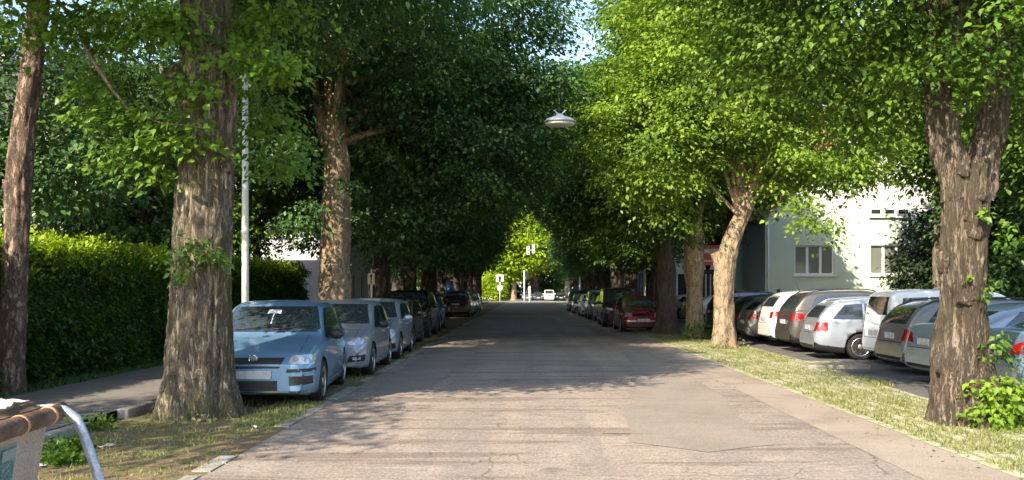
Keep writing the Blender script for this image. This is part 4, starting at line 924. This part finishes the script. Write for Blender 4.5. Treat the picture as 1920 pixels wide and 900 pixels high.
blue = Car(hatch(L=4.12, W=1.76, H=1.5, wb=2.6, fw=.86, ws=(1.03,1.40,.78,.62), zb=.15,
    side=side_windows(4.12,.90,.97,1.385,1.34,1.96,2.75,3.35,3.6), seam=[(1.38,.3,.86),(2.8,.3,.92)], handle=[(2.6,.82)],
    head=[(.48,.63),(.81,.62),(.81,.745),(.52,.74)], head_side=[(.16,.66),(.34,.69),(.32,.76),(.18,.74)],
    grille=[(-.37,.57),(.37,.57),(.43,.71),(-.43,.71)], lower=[(-.34,.26),(.34,.26),(.34,.40),(-.34,.40)], plate=(.485,.66), mirror_mat=M_black,
    extra=[('side_grille','F',[(.46,.51),(.83,.52),(.82,.565),(.47,.56)],M_black,.009),('side_grille','F',[(-.46,.51),(-.83,.52),(-.82,.565),(-.47,.56)],M_black,.009),
           ('fog_recess','F',[(.5,.33),(.80,.35),(.80,.46),(.5,.46)],M_black,.009),('fog_recess','F',[(-.5,.33),(-.80,.35),(-.80,.46),(-.5,.46)],M_black,.009),
           ('lower_lip','F',[(-.84,.235),(.84,.235),(.84,.255),(-.84,.255)],M_chrome,.012),('sun_strip','F',[(-.56,1.355),(.56,1.355),(.54,1.385),(-.54,1.385)],M_black,.007),
           ('rear_view_mirror','F',[(-.10,1.29),(.10,1.29),(.10,1.345),(-.10,1.345)],M_skylike,.008), ('hanging_cord','F',[(-.008,1.14),(.008,1.14),(.008,1.29),(-.008,1.29)],M_skylike,.008)]))
b1 = blue.build('parked_car', 'light blue three door hatchback half behind the thick furrowed trunk', 'car', P_blue, group=GLC)
b1.location = (-3.93, 13.28+2.06, 0); b1.rotation_euler = (0,0,R(4.2))
bg = empty('badge', (0,0,0), 0, b1)   # round badge over the grille with its lettering
bm = bmesh.new(); h0,_ = blue.hit('F', 0, .70); yb = h0.y-.012
lathe(bm, [(.062,0),(.062,-.012),(.052,-.018),(.048,-.010)], 28, 'y', (0,yb,.70)); bmobj('badge_ring', bm, M_chrome, bg)
bm = bmesh.new(); lathe(bm, [(.047,-.004),(.047,-.011)], 28, 'y', (0,yb,.70)); bmobj('badge_disc', bm, mat_plain('badge_grey', (.25,.28,.33), .3, .5), bg)
def text_mesh(name, s, size, mat, parent, loc, rot=(math.pi/2,0,0), ext=.002):
    cu = bpy.data.curves.new('t','FONT'); cu.body = s; cu.size = size; cu.align_x = 'CENTER'; cu.align_y = 'CENTER'; cu.extrude = ext
    o = bpy.data.objects.new('t', cu); COL.objects.link(o); me = bpy.data.meshes.new_from_object(o.evaluated_get(bpy.context.evaluated_depsgraph_get()))
    bpy.data.objects.remove(o); me.materials.clear(); q = link(name, me, [mat], parent); q.location = loc; q.rotation_euler = rot; return q
text_mesh('badge_lettering', 'FIAT', .036, M_chrome, bg, (0,yb-.014,.70))

H2 = Car(hatch(L=4.05, W=1.78, H=1.47, head=[(.44,.62),(.84,.66),(.84,.78),(.56,.74)], head_side=[(.14,.68),(.42,.72),(.42,.79),(.16,.76)], intake_side=[(.5,.32),(.8,.34),(.82,.46),(.55,.44)], fog=[(.6,.37),(.74,.37),(.74,.42),(.6,.42)], mirror_mat=M_black))
H3 = Car(hatch(L=4.25, W=1.79, H=1.46, head=[(.46,.60),(.80,.62),(.80,.75),(.5,.72)], intake_side=[(.48,.3),(.82,.3),(.82,.42),(.48,.42)], spokes=5))
SV = Car(suv()); SV2 = Car(suv(L=4.45, W=1.84, H=1.66, clad=.42, rails=(1.9,4.0,.6), rail_bright=True)); MP = Car(mpv()); WG = Car(wagon(spokes=7, rails=(2.0,4.2,.58), rail_bright=True, clad=.40)); WG2 = Car(wagon(L=4.7, H=1.5, rails=(2.0,4.3,.58), spokes=8))
SD = Car(sedan()); SM = Car(hatch(L=3.6, W=1.64, H=1.46, wb=2.45, fw=.7, top=[(-.1,.5),(0,.62),(.06,.74),(.2,.82),(.5,.90),(.72,.96),(.85,1.0),(1.2,1.22),(1.6,1.37),(2.0,1.425),(2.8,1.41),(3.1,1.34),(3.35,1.1),(3.5,.95),(3.58,.6),(3.7,.5)],
    ws=(1.02,1.35,.62,.52), side=side_windows(3.6,.92,.97,1.33,1.15,1.62,2.35,2.95,3.12), seam=[(1.1,.3,.88),(2.4,.3,.92)], handle=[(2.2,.84)], mirror=(1.3,.97),
    head=[(.42,.64),(.7,.64),(.7,.78),(.46,.77)], grille=[(-.3,.60),(.3,.60),(.28,.66),(-.28,.66)], lower=[(-.6,.28),(.6,.28),(.56,.40),(-.56,.40)], plate=(.5,.6), tail=[(.5,.7),(.72,.7),(.72,.95),(.6,.95)], tail_side=[(3.4,.7),(3.56,.7),(3.5,.95),(3.4,.95)], rw=(1.05,1.3,.5,.46), extra=[('bumper_trim','F',[(-.7,.455),(.7,.455),(.7,.49),(-.7,.49)],M_alloy,.01)]))
VN = Car(mpv(L=4.2, W=1.81, H=1.69, antenna=3.7, extra=[]))
SUVC = Car(suv(L=4.4, clad=.5, rails=(1.9,4.0,.62), antenna=3.9))

def put(car, label, cat, paint, x, y, rz, group, alloy=None):
    o = car.build('parked_car', label, cat, paint, alloy, group); o.location = (x,y,0); o.rotation_euler = (0,0,R(rz)); return o
put(H2, 'silver hatchback with black mirror parked directly behind the light blue one', 'car', P_silver, -3.84, 17.75+2.03, 1, GLC)
put(H3, 'silver blue hatchback, third car in the left row', 'car', P_silv2, -3.90, 22.3+2.1, 1, GLC)
put(H3, 'black hatchback in front of the black off-roader in the left row', 'car', P_black, -4.12, 27.0+2.1, 0, GLC, M_alloyd)
put(SV, 'tall black off-roader in the left row', 'car', P_black, -4.2, 32.4+2.2, 0, GLC, M_alloyd)
put(SM, 'small mid blue car at the end of the near left row, before the bus stop', 'car', P_mblue, -4.3, 38.9+1.8, 0, GLC)
put(SV2, 'dark grey estate showing its tail beyond the bus stop', 'car', P_dkgrey, -4.3, 58.6+2.2, 180, GLC)
put(H3, 'silver car right behind the dark grey estate on the left', 'car', P_silver, -4.45, 65.5+2.1, 0, GLC)
put(H3, 'dark car on the far left between the silver and the light blue one', 'car', P_dkgrey, -4.6, 72+2.1, 0, GLC)
put(WG2, 'light blue estate, farthest in the left row', 'car', P_bluegrey, -4.7, 79+2.3, 0, GLC)
# right kerb
put(SM, 'small dark red hatchback facing the camera beside the dark knobbly trunk', 'car', P_red, 4.55, 37.3+1.8, 1, GRC)
put(MP, 'dark plum people carrier right behind the dark red hatchback', 'car', P_plum, 4.38, 42.6+2.15, 0, GRC)
put(H3, 'dark green hatchback behind the plum people carrier', 'car', P_dkgreen, 4.6, 48.4+2.1, 0, GRC)
put(SV, 'dark grey tall car between the dark green and the white one on the right', 'car', P_grey, 4.45, 53.6+2.2, 0, GRC)
put(H3, 'white hatchback in the right kerb row', 'car', P_white, 4.35, 59.4+2.1, 0, GRC)
put(H3, 'black hatchback beyond the white hatchback at the right kerb', 'car', P_black, 4.3, 67.5+2.1, 0, GRC)
put(SV, 'dark blue car, farthest in the right kerb row', 'car', P_dkblue, 4.3, 75+2.1, 0, GRC)
# car park: tails towards the road
def lot(car, label, paint, x0, yc, L, rz=90, alloy=None): return put(car, label, 'car', paint, x0+L/2, yc, rz, GPC, alloy)
lot(SD, 'blue grey saloon at the right edge of the photo, behind the leafy trunk', P_bluegrey, 6.95, 14.35, 4.75, 91)
lot(SD, 'silver saloon whose boot shows just left of the knobbly trunk', P_silv2, 6.95, 16.85, 4.75, 91)
lot(WG2, 'grey brown estate between the silver saloon and the white van', P_champ, 7.25, 19.2, 4.7, 90, M_alloy).children[0].name
lot(VN, 'white box shaped van between two estates', P_white, 7.75, 21.35, 4.2, 90)
lot(WG, 'silver estate with bright alloy wheel and dark bumper skirt', P_silver, 6.9, 23.45, 4.6, 87)
lot(SUVC, 'dark grey brown off-roader left of the silver estate', P_brown, 6.95, 26.0, 4.4, 90)
lot(SV, 'white off-roader with a red tail lamp left of the dark grey brown one', P_white, 7.05, 28.5, 4.45, 90)
lot(H3, 'grey hatchback next to the white off-roader, right of the leaning trunk', P_grey, 7.0, 31.0, 4.25, 90)
lot(WG2, 'dark estate hidden behind the leaning trunk', P_dkgreen, 7.2, 33.5, 4.7, 90)
lot(H2, 'dark grey hatchback between the leaning trunk and the slim tan trunk', P_dkgrey, 7.1, 36.2, 4.05, 90)
lot(SV, 'black off-roader left of the slim tan trunk, farther in', P_black, 7.4, 38.8, 4.45, 90)
lot(H2, 'white hatchback with red lamp between the slim tan and the dark knobbly trunk', P_white, 7.1, 41.5, 4.05, 90)
lot(SV, 'dark blue off-roader beyond the white hatchback in the car park', P_dkblue, 8.2, 50, 4.45, 90)
lot(H3, 'silver hatchback farthest in the car park, behind the dark blue pole', P_silver, 8.2, 56, 4.25, 90)
GF = 'cars parked at the far end of the road'
for i,(c,p,x,lab) in enumerate([(H3,P_bluegrey,.3,'pale blue car at the far junction beside the white pole'),(H2,P_dkgrey,2.1,'dark grey car at the far junction, left of the white one'),(MP,P_white,3.9,'white tall car at the far junction'),(H3,P_black,5.8,'black car at the far junction, right of the white one'),(H2,P_silver,7.7,'silver car at the far junction near the round white signs')]):
    put(c, lab, 'car', p, x, 158+.5*(i%2), 0, GF)

# ---------------------------------------------------------------- street furniture
M_pole = mat_plain('pole_cream', (.58,.58,.50), .45); M_poleb = mat_plain('pole_slate', (.12,.15,.22), .4, .3); M_galv = mat_ground('galvanised', [(.3,.33,.38),(.42,.46,.52),(.5,.54,.6)], 8, .1, 60)
M_galv.node_tree.nodes['Principled BSDF'].inputs['Metallic'].default_value = .5; M_galv.node_tree.nodes['Principled BSDF'].inputs['Roughness'].default_value = .45
M_sign = mat_plain('sign_white', (.82,.82,.8), .4); M_yel = mat_plain('sign_yellow', (.6,.55,.33), .4); M_sblue = mat_plain('panel_blue', (.05,.22,.55), .4); M_green = mat_plain('sign_green', (.02,.16,.05), .5)
M_shade = mat_plain('lamp_shade_grey', (.24,.27,.34), .4, .3); M_diff = mat_plain('lamp_glass', (.5,.52,.42), .3)
def lamp_pole(name, loc, h, r, mat, label, thick=None):
    root = empty(name, loc); tag(root, label, 'lamp pole'); bm = bmesh.new()
    tube(bm, [(0,0,0),(0,0,h*.4),(0,0,h)], [r,r*.92,r*.75], 16); bmobj('shaft', bm, mat, root)
    bm = bmesh.new(); hh = thick or .9; lathe(bm, [(r*1.35,0),(r*1.35,hh),(r*1.02,hh+.08)], 16); bmobj('base_sleeve', bm, mat, root)
    bm = bmesh.new(); lathe(bm, [(r*.9,h),(r*.9,h+.03),(r*.3,h+.12)], 16); bmobj('cap', bm, mat, root)
    bm = bmesh.new(); bbox(bm, -.05,.05,-r*1.35-.006,-r*1.3,.35,.6); bmobj('hatch', bm, M_dkmetal, root); return root
lamp_pole('lamp_pole', (-5.66,19.4,.12), 5.9, .075, M_pole, 'pale cream metal pole rising behind the light blue hatchback')
lamp_pole('lamp_pole', (6.25,52,0), 9.5, .12, M_poleb, 'dark slate blue pole behind the parked cars on the right', 2.6)
lamp_pole('lamp_pole', (13.4,3.3,0), 9.9, .09, M_poleb, 'dark pole beyond the car park holding the wire of the near hanging lamp')
M_wire = mat_plain('cable', (.02,.02,.022), .6)
def wire(a, b, sag, label):
    a, b = Vector(a), Vector(b); pts = [a.lerp(b, i/14)-Vector((0,0,sag*4*(i/14)*(1-i/14))) for i in range(15)]
    tag(tube_obj('span_wire', pts, .009, M_wire, None, 6), label, 'cable')
def hang_lamp(x, y, z, top, label, r=.33):
    root = empty('hanging_lamp', (x,y,z)); tag(root, label, 'street lamp', 'lamps hanging over the middle of the road')
    bm = bmesh.new(); lathe(bm, [(.001,.17),(.07,.165),(.085,.13),(.16,.105),(.26,.07),(r,.015),(r,0),(r-.02,-.002)], 40); bmobj('lamp_shade', bm, M_shade, root)
    bm = bmesh.new(); lathe(bm, [(r-.035,0),(r-.035,-.045),(r-.05,-.058),(.02,-.064)], 40); bmobj('diffuser', bm, M_diff, root)
    bm = bmesh.new()
    for s in (-1,1): tube(bm, [(s*.02,0,.17),(s*.06,0,.19),(s*.105,0,.235),(s*.13,0,.245)], .012, 6)
    bmobj('bracket', bm, M_shade, root)
    tube_obj('suspension_cord', [(0,0,.17),(0,0,top-z)], .007, M_wire, root, 5)
    return root
hang_lamp(.70,19.4,5.05,9.37,'nearest grey disc shaped street lamp hanging over the middle of the road')
wire((-5.3,27.1,9.95),(13.4,3.3,9.95),.65,'thin span wire high above the road holding the nearest hanging lamp')
hang_lamp(.25,37,5.1,8.5,'second grey disc lamp hanging over the road, small and dark against the trees')
wire((-5.4,36,9),(5.5,36.4,9),.45,'thin span wire between trees holding the second hanging lamp')
hang_lamp(1.5,80,5.1,8.6,'far grey disc lamp hanging over the road before the hanging traffic lights')
wire((-5.4,80,9),(6.4,80,9),.4,'thin span wire holding the far hanging lamp')
wire((-5.66,19.4,5.9),(-5.3,44.5,7.6),.5,'thin cable running along the left trees')
# signs
def sign_post(loc, h, label, r=.025, mat=M_galv):
    root = empty('road_sign', loc); tag(root, label, 'sign'); tube_obj('post', [(0,0,0),(0,0,h)], r, mat, root, 8); return root
s = sign_post((-5.45,34.0,.12), 2.3, 'small pale yellow sign with a dark arrow on a white post before the dark trunk', .03, M_sign)
f = box_obj('sign_board', -.125,.125,-.06,-.04,1.75,2.15, M_yel, s, .004)
bm = bmesh.new(); bbox(bm, -.018,.018,-.066,-.0605,1.8,2.05); vs=[bm.verts.new(p) for p in ((-.06,-.064,2.02),(.06,-.064,2.02),(0,-.064,2.12))]; bm.faces.new(vs); bmobj('arrow_mark', bm, M_black, f)
s = empty('bus_stop_sign', (-5.0,63,0)); tag(s, 'bus stop sign with green H board above a tall blue timetable panel', 'bus stop')
tube_obj('post', [(0,0,0),(0,0,3.9)], .04, M_sign, s, 8)
f = box_obj('stop_board', -.27,.27,-.08,-.05,2.55,3.15, M_sign, s)
bm = bmesh.new(); lathe(bm, [(.23,0),(.23,-.012)], 28, 'y', (0,-.082,2.85)); bmobj('green_disc', bm, M_green, f)
bm = bmesh.new(); lathe(bm, [(.185,0),(.185,-.006)], 28, 'y', (0,-.096,2.85)); bmobj('yellow_disc', bm, mat_plain('sign_pale', (.6,.62,.2), .5), f)
text_mesh('stop_letter', 'H', .34, M_green, f, (0,-.106,2.85))
box_obj('line_board', -.27,.27,-.08,-.05,2.38,2.5, mat_plain('board_dark_red', (.25,.03,.04), .5), s)
f = box_obj('timetable_panel', -.29,.29,-.1,-.04,.55,2.3, M_sblue, s); box_obj('timetable', -.2,.2,-.108,-.101,1.0,1.6, M_sign, f)
bm = bmesh.new(); lathe(bm, [(.14,0),(.14,-.006)], 24, 'y', (0,-.102,1.9)); bmobj('panel_disc', bm, mat_plain('panel_pale', (.3,.5,.75), .5), f)
s = sign_post((-3.9,147,0), 4.2, 'white arrow board above a round white sign at the left of the junction', .07, M_sign)
f = box_obj('sign_board', -.6,.6,-.12,-.08,3.0,4.1, mat_plain('sign_dull', (.45,.45,.43), .5), s)
bm = bmesh.new(); vs=[bm.verts.new(p) for p in ((-.15,-.125,3.0),(.15,-.125,3.0),(.15,-.125,3.5),(.35,-.125,3.5),(0,-.125,3.95),(-.35,-.125,3.5),(-.15,-.125,3.5))]; bm.faces.new(vs); bmobj('arrow_mark', bm, M_black, f)
bm = bmesh.new(); lathe(bm, [(.42,0),(.42,-.04)], 24, 'y', (0,-.1,2.1)); bmobj('round_sign', bm, M_sign, s)
s = sign_post((5.2,118,0), 2.9, 'pair of round white signs one above the other at the right kerb', .05, M_sign)
for z, r in ((2.5,.36),(1.75,.3)):
    bm = bmesh.new(); lathe(bm, [(r,0),(r,-.03)], 24, 'y', (0,-.06,z)); bmobj('round_sign', bm, M_sign, s)
box_obj('sign_plate', -.28,.28,-.09,-.06,.5,1.3, M_sign, s)
s = sign_post((6.0,106,0), 3.2, 'white post with orange foot between the far trees on the right', .09, M_sign); box_obj('orange_foot', -.14,.14,-.14,.14,0,1.1, mat_plain('orange_paint', (.55,.2,.08), .5), s)
# traffic lights
M_lampoff = mat_plain('signal_off', (.02,.03,.02), .2); M_redlit = mat_plain('signal_red_lit', (.6,.03,.01), .3, 0, 0, .5, ((1,.12,.03),3.0))
def head(parent, x, y, z, w=.34, h=.95, lit=None, board=True):
    hd = box_obj('signal_head', x-w/2,x+w/2,y-.2,y,z,z+h, M_sign if board else M_black, parent, .02)
    if board: box_obj('backing_board', x-w*.66,x+w*.66,y+.001,y+.03,z-.1,z+h+.1, M_black, hd)
    for k in range(3):
        bm = bmesh.new(); lathe(bm, [(.11,0),(.11,-.03),(.06,-.035)], 16, 'y', (x,y-.2,z+h*(5-2*k)/6)); bmobj('signal_lens', bm, M_redlit if (lit and k==0) else M_lampoff, hd)
s = empty('traffic_light', (0,135,0)); tag(s, 'white framed traffic lights with red light hanging on a wire over the road', 'traffic light')
head(s,.4,0,6.7,.4,1.2); head(s,1.15,0,6.9,.4,1.25,True); tube_obj('hanger', [(.4,-.1,7.9),(.4,-.1,10.0)], .03, M_dkmetal, s, 6); tube_obj('hanger', [(1.15,-.1,8.15),(1.15,-.1,10.0)], .03, M_dkmetal, s, 6)
for x in (-7,7.4): tube_obj('support_post', [(x,0,0),(x,0,10.6)], .1, M_poleb, s, 8)
wire((-7,134.9,10.45),(7.4,134.9,10.45),.45,'wire across the road carrying the hanging traffic lights')
s = empty('traffic_light', (-.15,139.5,0)); tag(s, 'white traffic light pole standing in the middle of the junction', 'traffic light'); tube_obj('post', [(0,0,0),(0,0,4.6)], .09, M_sign, s, 8); head(s,.42,0,3.2,.38,1.15,None,False); tube_obj('bracket', [(0,0,3.6),(.3,-.1,3.6)], .04, M_dkmetal, s, 6)
s = sign_post((.62,138.5,0), 2.3, 'short white bollard post right of the white traffic light pole', .13, M_sign)
# red sign board, blue white panel, columns near the car park
s = empty('shop_sign', (9.2,47.5,0)); tag(s, 'red and white board on posts behind the slim tan trunk', 'sign')
for x in (-.6,.6): tube_obj('post', [(x,0,0),(x,0,4.0)], .05, M_dkmetal, s, 8)
f = box_obj('sign_board', -.9,.9,-.08,-.02,2.9,3.9, mat_plain('board_red', (.8,.05,.06), .4), s, .01); box_obj('white_stripe', -.7,.7,-.09,-.081,3.5,3.72, M_sign, f); box_obj('white_stripe', -.7,.7,-.09,-.081,3.08,3.16, M_sign, f)
s = empty('kiosk', (8.6,49,0)); tag(s, 'dark kiosk with a pale blue panel behind the parked cars', 'kiosk')
box_obj('cabin', 0,1.6,0,1.5,0,2.6, M_dkmetal, s); box_obj('roof', -.1,1.7,-.1,1.6,2.601,2.72, M_black, s); box_obj('panel', 1.12,1.55,-.02,-.001,.5,2.4, mat_plain('panel_light', (.5,.6,.68), .4), s)
for k in range(4): box_obj('bar', .1+k*.24,.16+k*.24,-.03,-.001,.3,2.5, M_galv, s)
s = empty('waste_box', (-6.0,57,.12)); tag(s, 'dark green grit box on the left pavement before the bus stop', 'grit box'); box_obj('body', -.5,.5,-.35,.35,0,.8, mat_plain('box_green', (.05,.12,.09), .5), s, .03); box_obj('lid', -.54,.54,-.39,.39,.8,.9, mat_plain('box_green_lid', (.07,.16,.12), .5), s, .02)

# ---------------------------------------------------------------- waste bin and hoop in the foreground
def mat_bin():
    m, nt, b = newmat('bin_beige'); h = NT(nt); v = h.coord('Object'); n = h.noise(v, 70, 3, .8); n2 = h.noise(v, 3, 4)
    c = h.ramp(n.outputs['Fac'], [(.35,(.25,.20,.16)),(.65,(.44,.38,.32))]); h.val(b.inputs['Base Color'], h.mix(h.ramp(n2.outputs['Fac'],[(.45,0),(.7,.4)]), c, (.22,.16,.11))); b.inputs['Roughness'].default_value = .7; return m
M_bin = mat_bin(); M_lid = mat_ground('bin_lid_brown', [(.07,.045,.03),(.13,.085,.06),(.2,.145,.11)], 5, .2, 30)
M_lid.node_tree.nodes['Principled BSDF'].inputs['Roughness'].default_value = .55
wb = empty('waste_bin', (-2.94,4.72,0), R(6)); tag(wb, 'beige waste container with brown lid at the lower left corner', 'waste container')
def taper(name, bx, by, tx, ty, z0, z1, mat, parent, bev=.03, ox=0):
    bm = bmesh.new(); vs = bbox(bm, -bx,bx,-by,by,z0,z1)
    for v in vs[4:]: v.co.x *= tx/bx; v.co.y *= ty/by
    bmesh.ops.bevel(bm, geom=list(bm.edges), offset=bev, segments=3, affect='EDGES'); return bmobj(name, bm, mat, parent, False)
taper('body', .24,.50,.33,.66,.06,.93, M_bin, wb)
ld = taper('lid', .36,.69,.30,.62,.945,1.03, M_lid, wb, .03)
tube_obj('lid_lip', [(.355,-.70,.955),(.365,.0,.96),(.36,.66,.955),(.34,.80,.965)], [.048,.05,.05,.044], M_lid, ld, 14)
for y in (.17,.55):
    bm = bmesh.new(); lathe(bm, [(.052,-.014),(.0545,-.012),(.0545,.012),(.052,.014)], 20, 'y', (.362,y,.958)); bmobj('lid_clip', bm, mat_plain('clip_orange', (.5,.24,.10), .6), ld)
for sx in (-.22,.22):
    for sy in (-.42,.42):
        bm = bmesh.new(); lathe(bm, [(.06,-.02),(.07,-.015),(.07,.015),(.06,.02)], 18, 'x', (sx,sy,.07)); bmobj('castor', bm, M_rubber, wb)
def mat_sticker():
    m, nt, b = newmat('bin_sticker'); h = NT(nt); v = h.coord('Object'); n = h.noise(v, 38, 5, .8); h.val(b.inputs['Base Color'], h.ramp(n.outputs['Fac'], [(.42,(.01,.07,.09)),(.55,(.02,.17,.18)),(.66,(.35,.4,.33))])); b.inputs['Roughness'].default_value = .5; return m
bm = bmesh.new()   # follows the leaning side of the bin
def bp(y, z, o): t = (z-.06)/.87; return (.24+.09*t+o, y*(.50+.16*t)/.66, z)
for (y0,y1,z0,z1,o,mi) in ((.03,.24,.30,.86,.004,1),(.045,.225,.31,.85,.007,0),(.055,.215,.785,.84,.010,1)):
    f = bm.faces.new([bm.verts.new(bp(y,z,o)) for y,z in ((y0,z0),(y1,z0),(y1,z1),(y0,z1))]); f.material_index = mi
bmobj('sticker', bm, [mat_sticker(), mat_plain('sticker_edge', (.2,.26,.24), .6)], wb)
for (dx,dy,rz,sz,lab) in ((.1,.28,20,.15,'crumpled white paper sheet lying on the brown lid of the waste container'),(.06,.48,-25,.12,'smaller folded white paper at the far end of the brown container lid')):
    bm = bmesh.new(); G=[[bm.verts.new(((i/5-.5)*sz*1.9,(j/5-.5)*sz*2.2,.012*noise.noise(Vector((i*.6,j*.6,rz)))+.012)) for i in range(6)] for j in range(6)]
    for j in range(5):
        for i in range(5): bm.faces.new((G[j][i],G[j][i+1],G[j+1][i+1],G[j+1][i]))
    bmesh.ops.solidify(bm, geom=list(bm.faces), thickness=.002); o = bmobj('paper', bm, M_skylike); o.location = (wb.location.x+dx, wb.location.y+dy, 1.036); o.rotation_euler=(0,0,R(rz)); tag(o, lab, 'paper')
# hoop: galvanised guard tube
hp = [(-3.4,5.75,.93),(-2.95,5.62,.945)] + [tuple(px(a,b,5.45)) for a,b in ((97,766),(120,769),(143,784),(156,812),(168,845),(180,880),(192,920))] + [(-2.36,5.45,.3),(-2.33,5.45,0)]
tag(tube_obj('guard_hoop', hp, .028, M_galv, None, 16), 'bent galvanised steel tube arching from the waste container to the ground', 'guard hoop')
# ---------------------------------------------------------------- litter, weeds, grass
def scrap(x, y, s, lab, seed):
    bm = bmesh.new(); r = random.Random(seed); G=[[bm.verts.new(((i/3-.5)*s*(1+r.uniform(-.2,.2)),(j/2-.5)*s*.45*(1+r.uniform(-.3,.3)),r.uniform(0,.03))) for i in range(4)] for j in range(3)]
    for j in range(2):
        for i in range(3): bm.faces.new((G[j][i],G[j][i+1],G[j+1][i+1],G[j+1][i]))
    bmesh.ops.solidify(bm, geom=list(bm.faces), thickness=.002); o = bmobj('paper_scrap', bm, M_skylike); o.location=(x,y,.03); o.rotation_euler=(0,0,r.uniform(0,3)); tag(o, lab, 'litter')
for i,(a,b_,s_,lab) in enumerate([(108,868,.16,'crumpled white paper scrap among the weeds by the container, the largest'),(75,880,.14,'white scrap half under the waste container edge'),(148,838,.12,'white scrap on the edge of the weeds near the kerb stone'),(200,843,.2,'flat pale scrap on the bare soil right of the steel tube'),(478,806,.12,'white scrap at the road edge before the light blue hatchback'),(423,878,.06,'tiny white scrap on the asphalt at the bottom left')]):
    Y = 2970/(b_-545); scrap((a-985)*Y/1800, Y, s_, lab, i+3)
def blades(name, label, regions, seed, size, mat, w=.12, up=1.4):
    g = np.random.default_rng(seed); P=[]
    for (x0,x1,y0,y1,n,cl) in regions:
        k = max(3,int(n/25)); cc = np.stack([g.uniform(x0,x1,k), g.uniform(y0,y1,k)],1)
        q = cc[g.integers(0,k,n)]+g.normal(0,cl,(n,2)); q = q[(q[:,0]>x0)&(q[:,0]<x1)&(q[:,1]>y0)&(q[:,1]<y1)]; P.append(q)
    P = np.concatenate(P); n = len(P); P = np.concatenate([P, np.full((n,1),.015)],1)
    D = g.normal(0,.55,(n,3)); D[:,2] = up; Nn = g.normal(0,1,(n,3)); Nn[:,2] *= .2
    global LV; old = LV; LV = np.array([(0,w,0),(.5,w*.8,.05),(1,0,-.1),(0,-w,0)]); me = leaf_mesh(name, P, D, Nn, size*g.uniform(.5,1.3,n), np.clip(g.normal(.5,.25,n),0,1)); LV = old
    return tag(link(name, me, [mat]), label, 'grass', None, 'stuff')
blades('grass', 'sparse dry grass between the paving blocks of the right verge', [(4.35,6.05,7,16,8000,.09),(4.35,6.45,16,40,14000,.12),(6.1,7.4,6,11.2,2500,.1),(4.3,6.2,40,70,5000,.2)], 201, .055, LF_grass)
blades('grass', 'patchy grass on the soil strip around the thick furrowed trunk', [(-5.05,-2.9,5,16,4200,.10),(-5.05,-2.9,16,40,5000,.1),(-3.6,-2.9,11.5,14,3200,.08)], 202, .05, LF_grass)
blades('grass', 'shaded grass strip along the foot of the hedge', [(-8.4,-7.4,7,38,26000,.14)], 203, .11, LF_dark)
g = np.random.default_rng(9); C = []
for (a,b_) in ((90,850),(110,865),(125,850),(150,845),(95,875),(130,875),(180,800),(170,810)):
    Y = 2970/(b_-545); C.append(((a-985)*Y/1800, Y, .07))
C = np.repeat(np.array(C),5,0)+g.normal(0,.06,(len(C)*5,3))*np.array([1,1,.5]); P,D,N,S,T = clump_leaves(C, np.tile([0,0,1.],(len(C),1)), np.full(len(C),.12), 26, .06, g, .6, .3); D[:,2]+=.9; P[:,2]=np.maximum(P[:,2],.02)
tag(link('weeds', leaf_mesh('weeds',P,D,N,S,T), [LF_mid]), 'low green weeds by the broken kerb next to the waste container', 'weeds', None, 'stuff')
n = 2600; g = np.random.default_rng(10); P = np.stack([g.uniform(-5,6,n), 5+g.exponential(11,n), np.full(n,.03)],1); k = (P[:,0]<-2.5)|(P[:,0]>3.9); k |= g.uniform(0,1,n)<.03; P = P[k]; n=len(P)
D = g.normal(0,1,(n,3)); D[:,2]*=.15; Nn = np.tile([0,0,1.],(n,1))+g.normal(0,.2,(n,3))
tag(link('fallen_leaves', leaf_mesh('fallen_leaves',P,D,Nn,g.uniform(.02,.055,n),g.uniform(0,1,n)), [mat_leaf('leaf_dry', (.12,.08,.03), (.36,.27,.12), .1)]), 'dry fallen leaves and twigs scattered along both road edges', 'leaves', None, 'stuff')
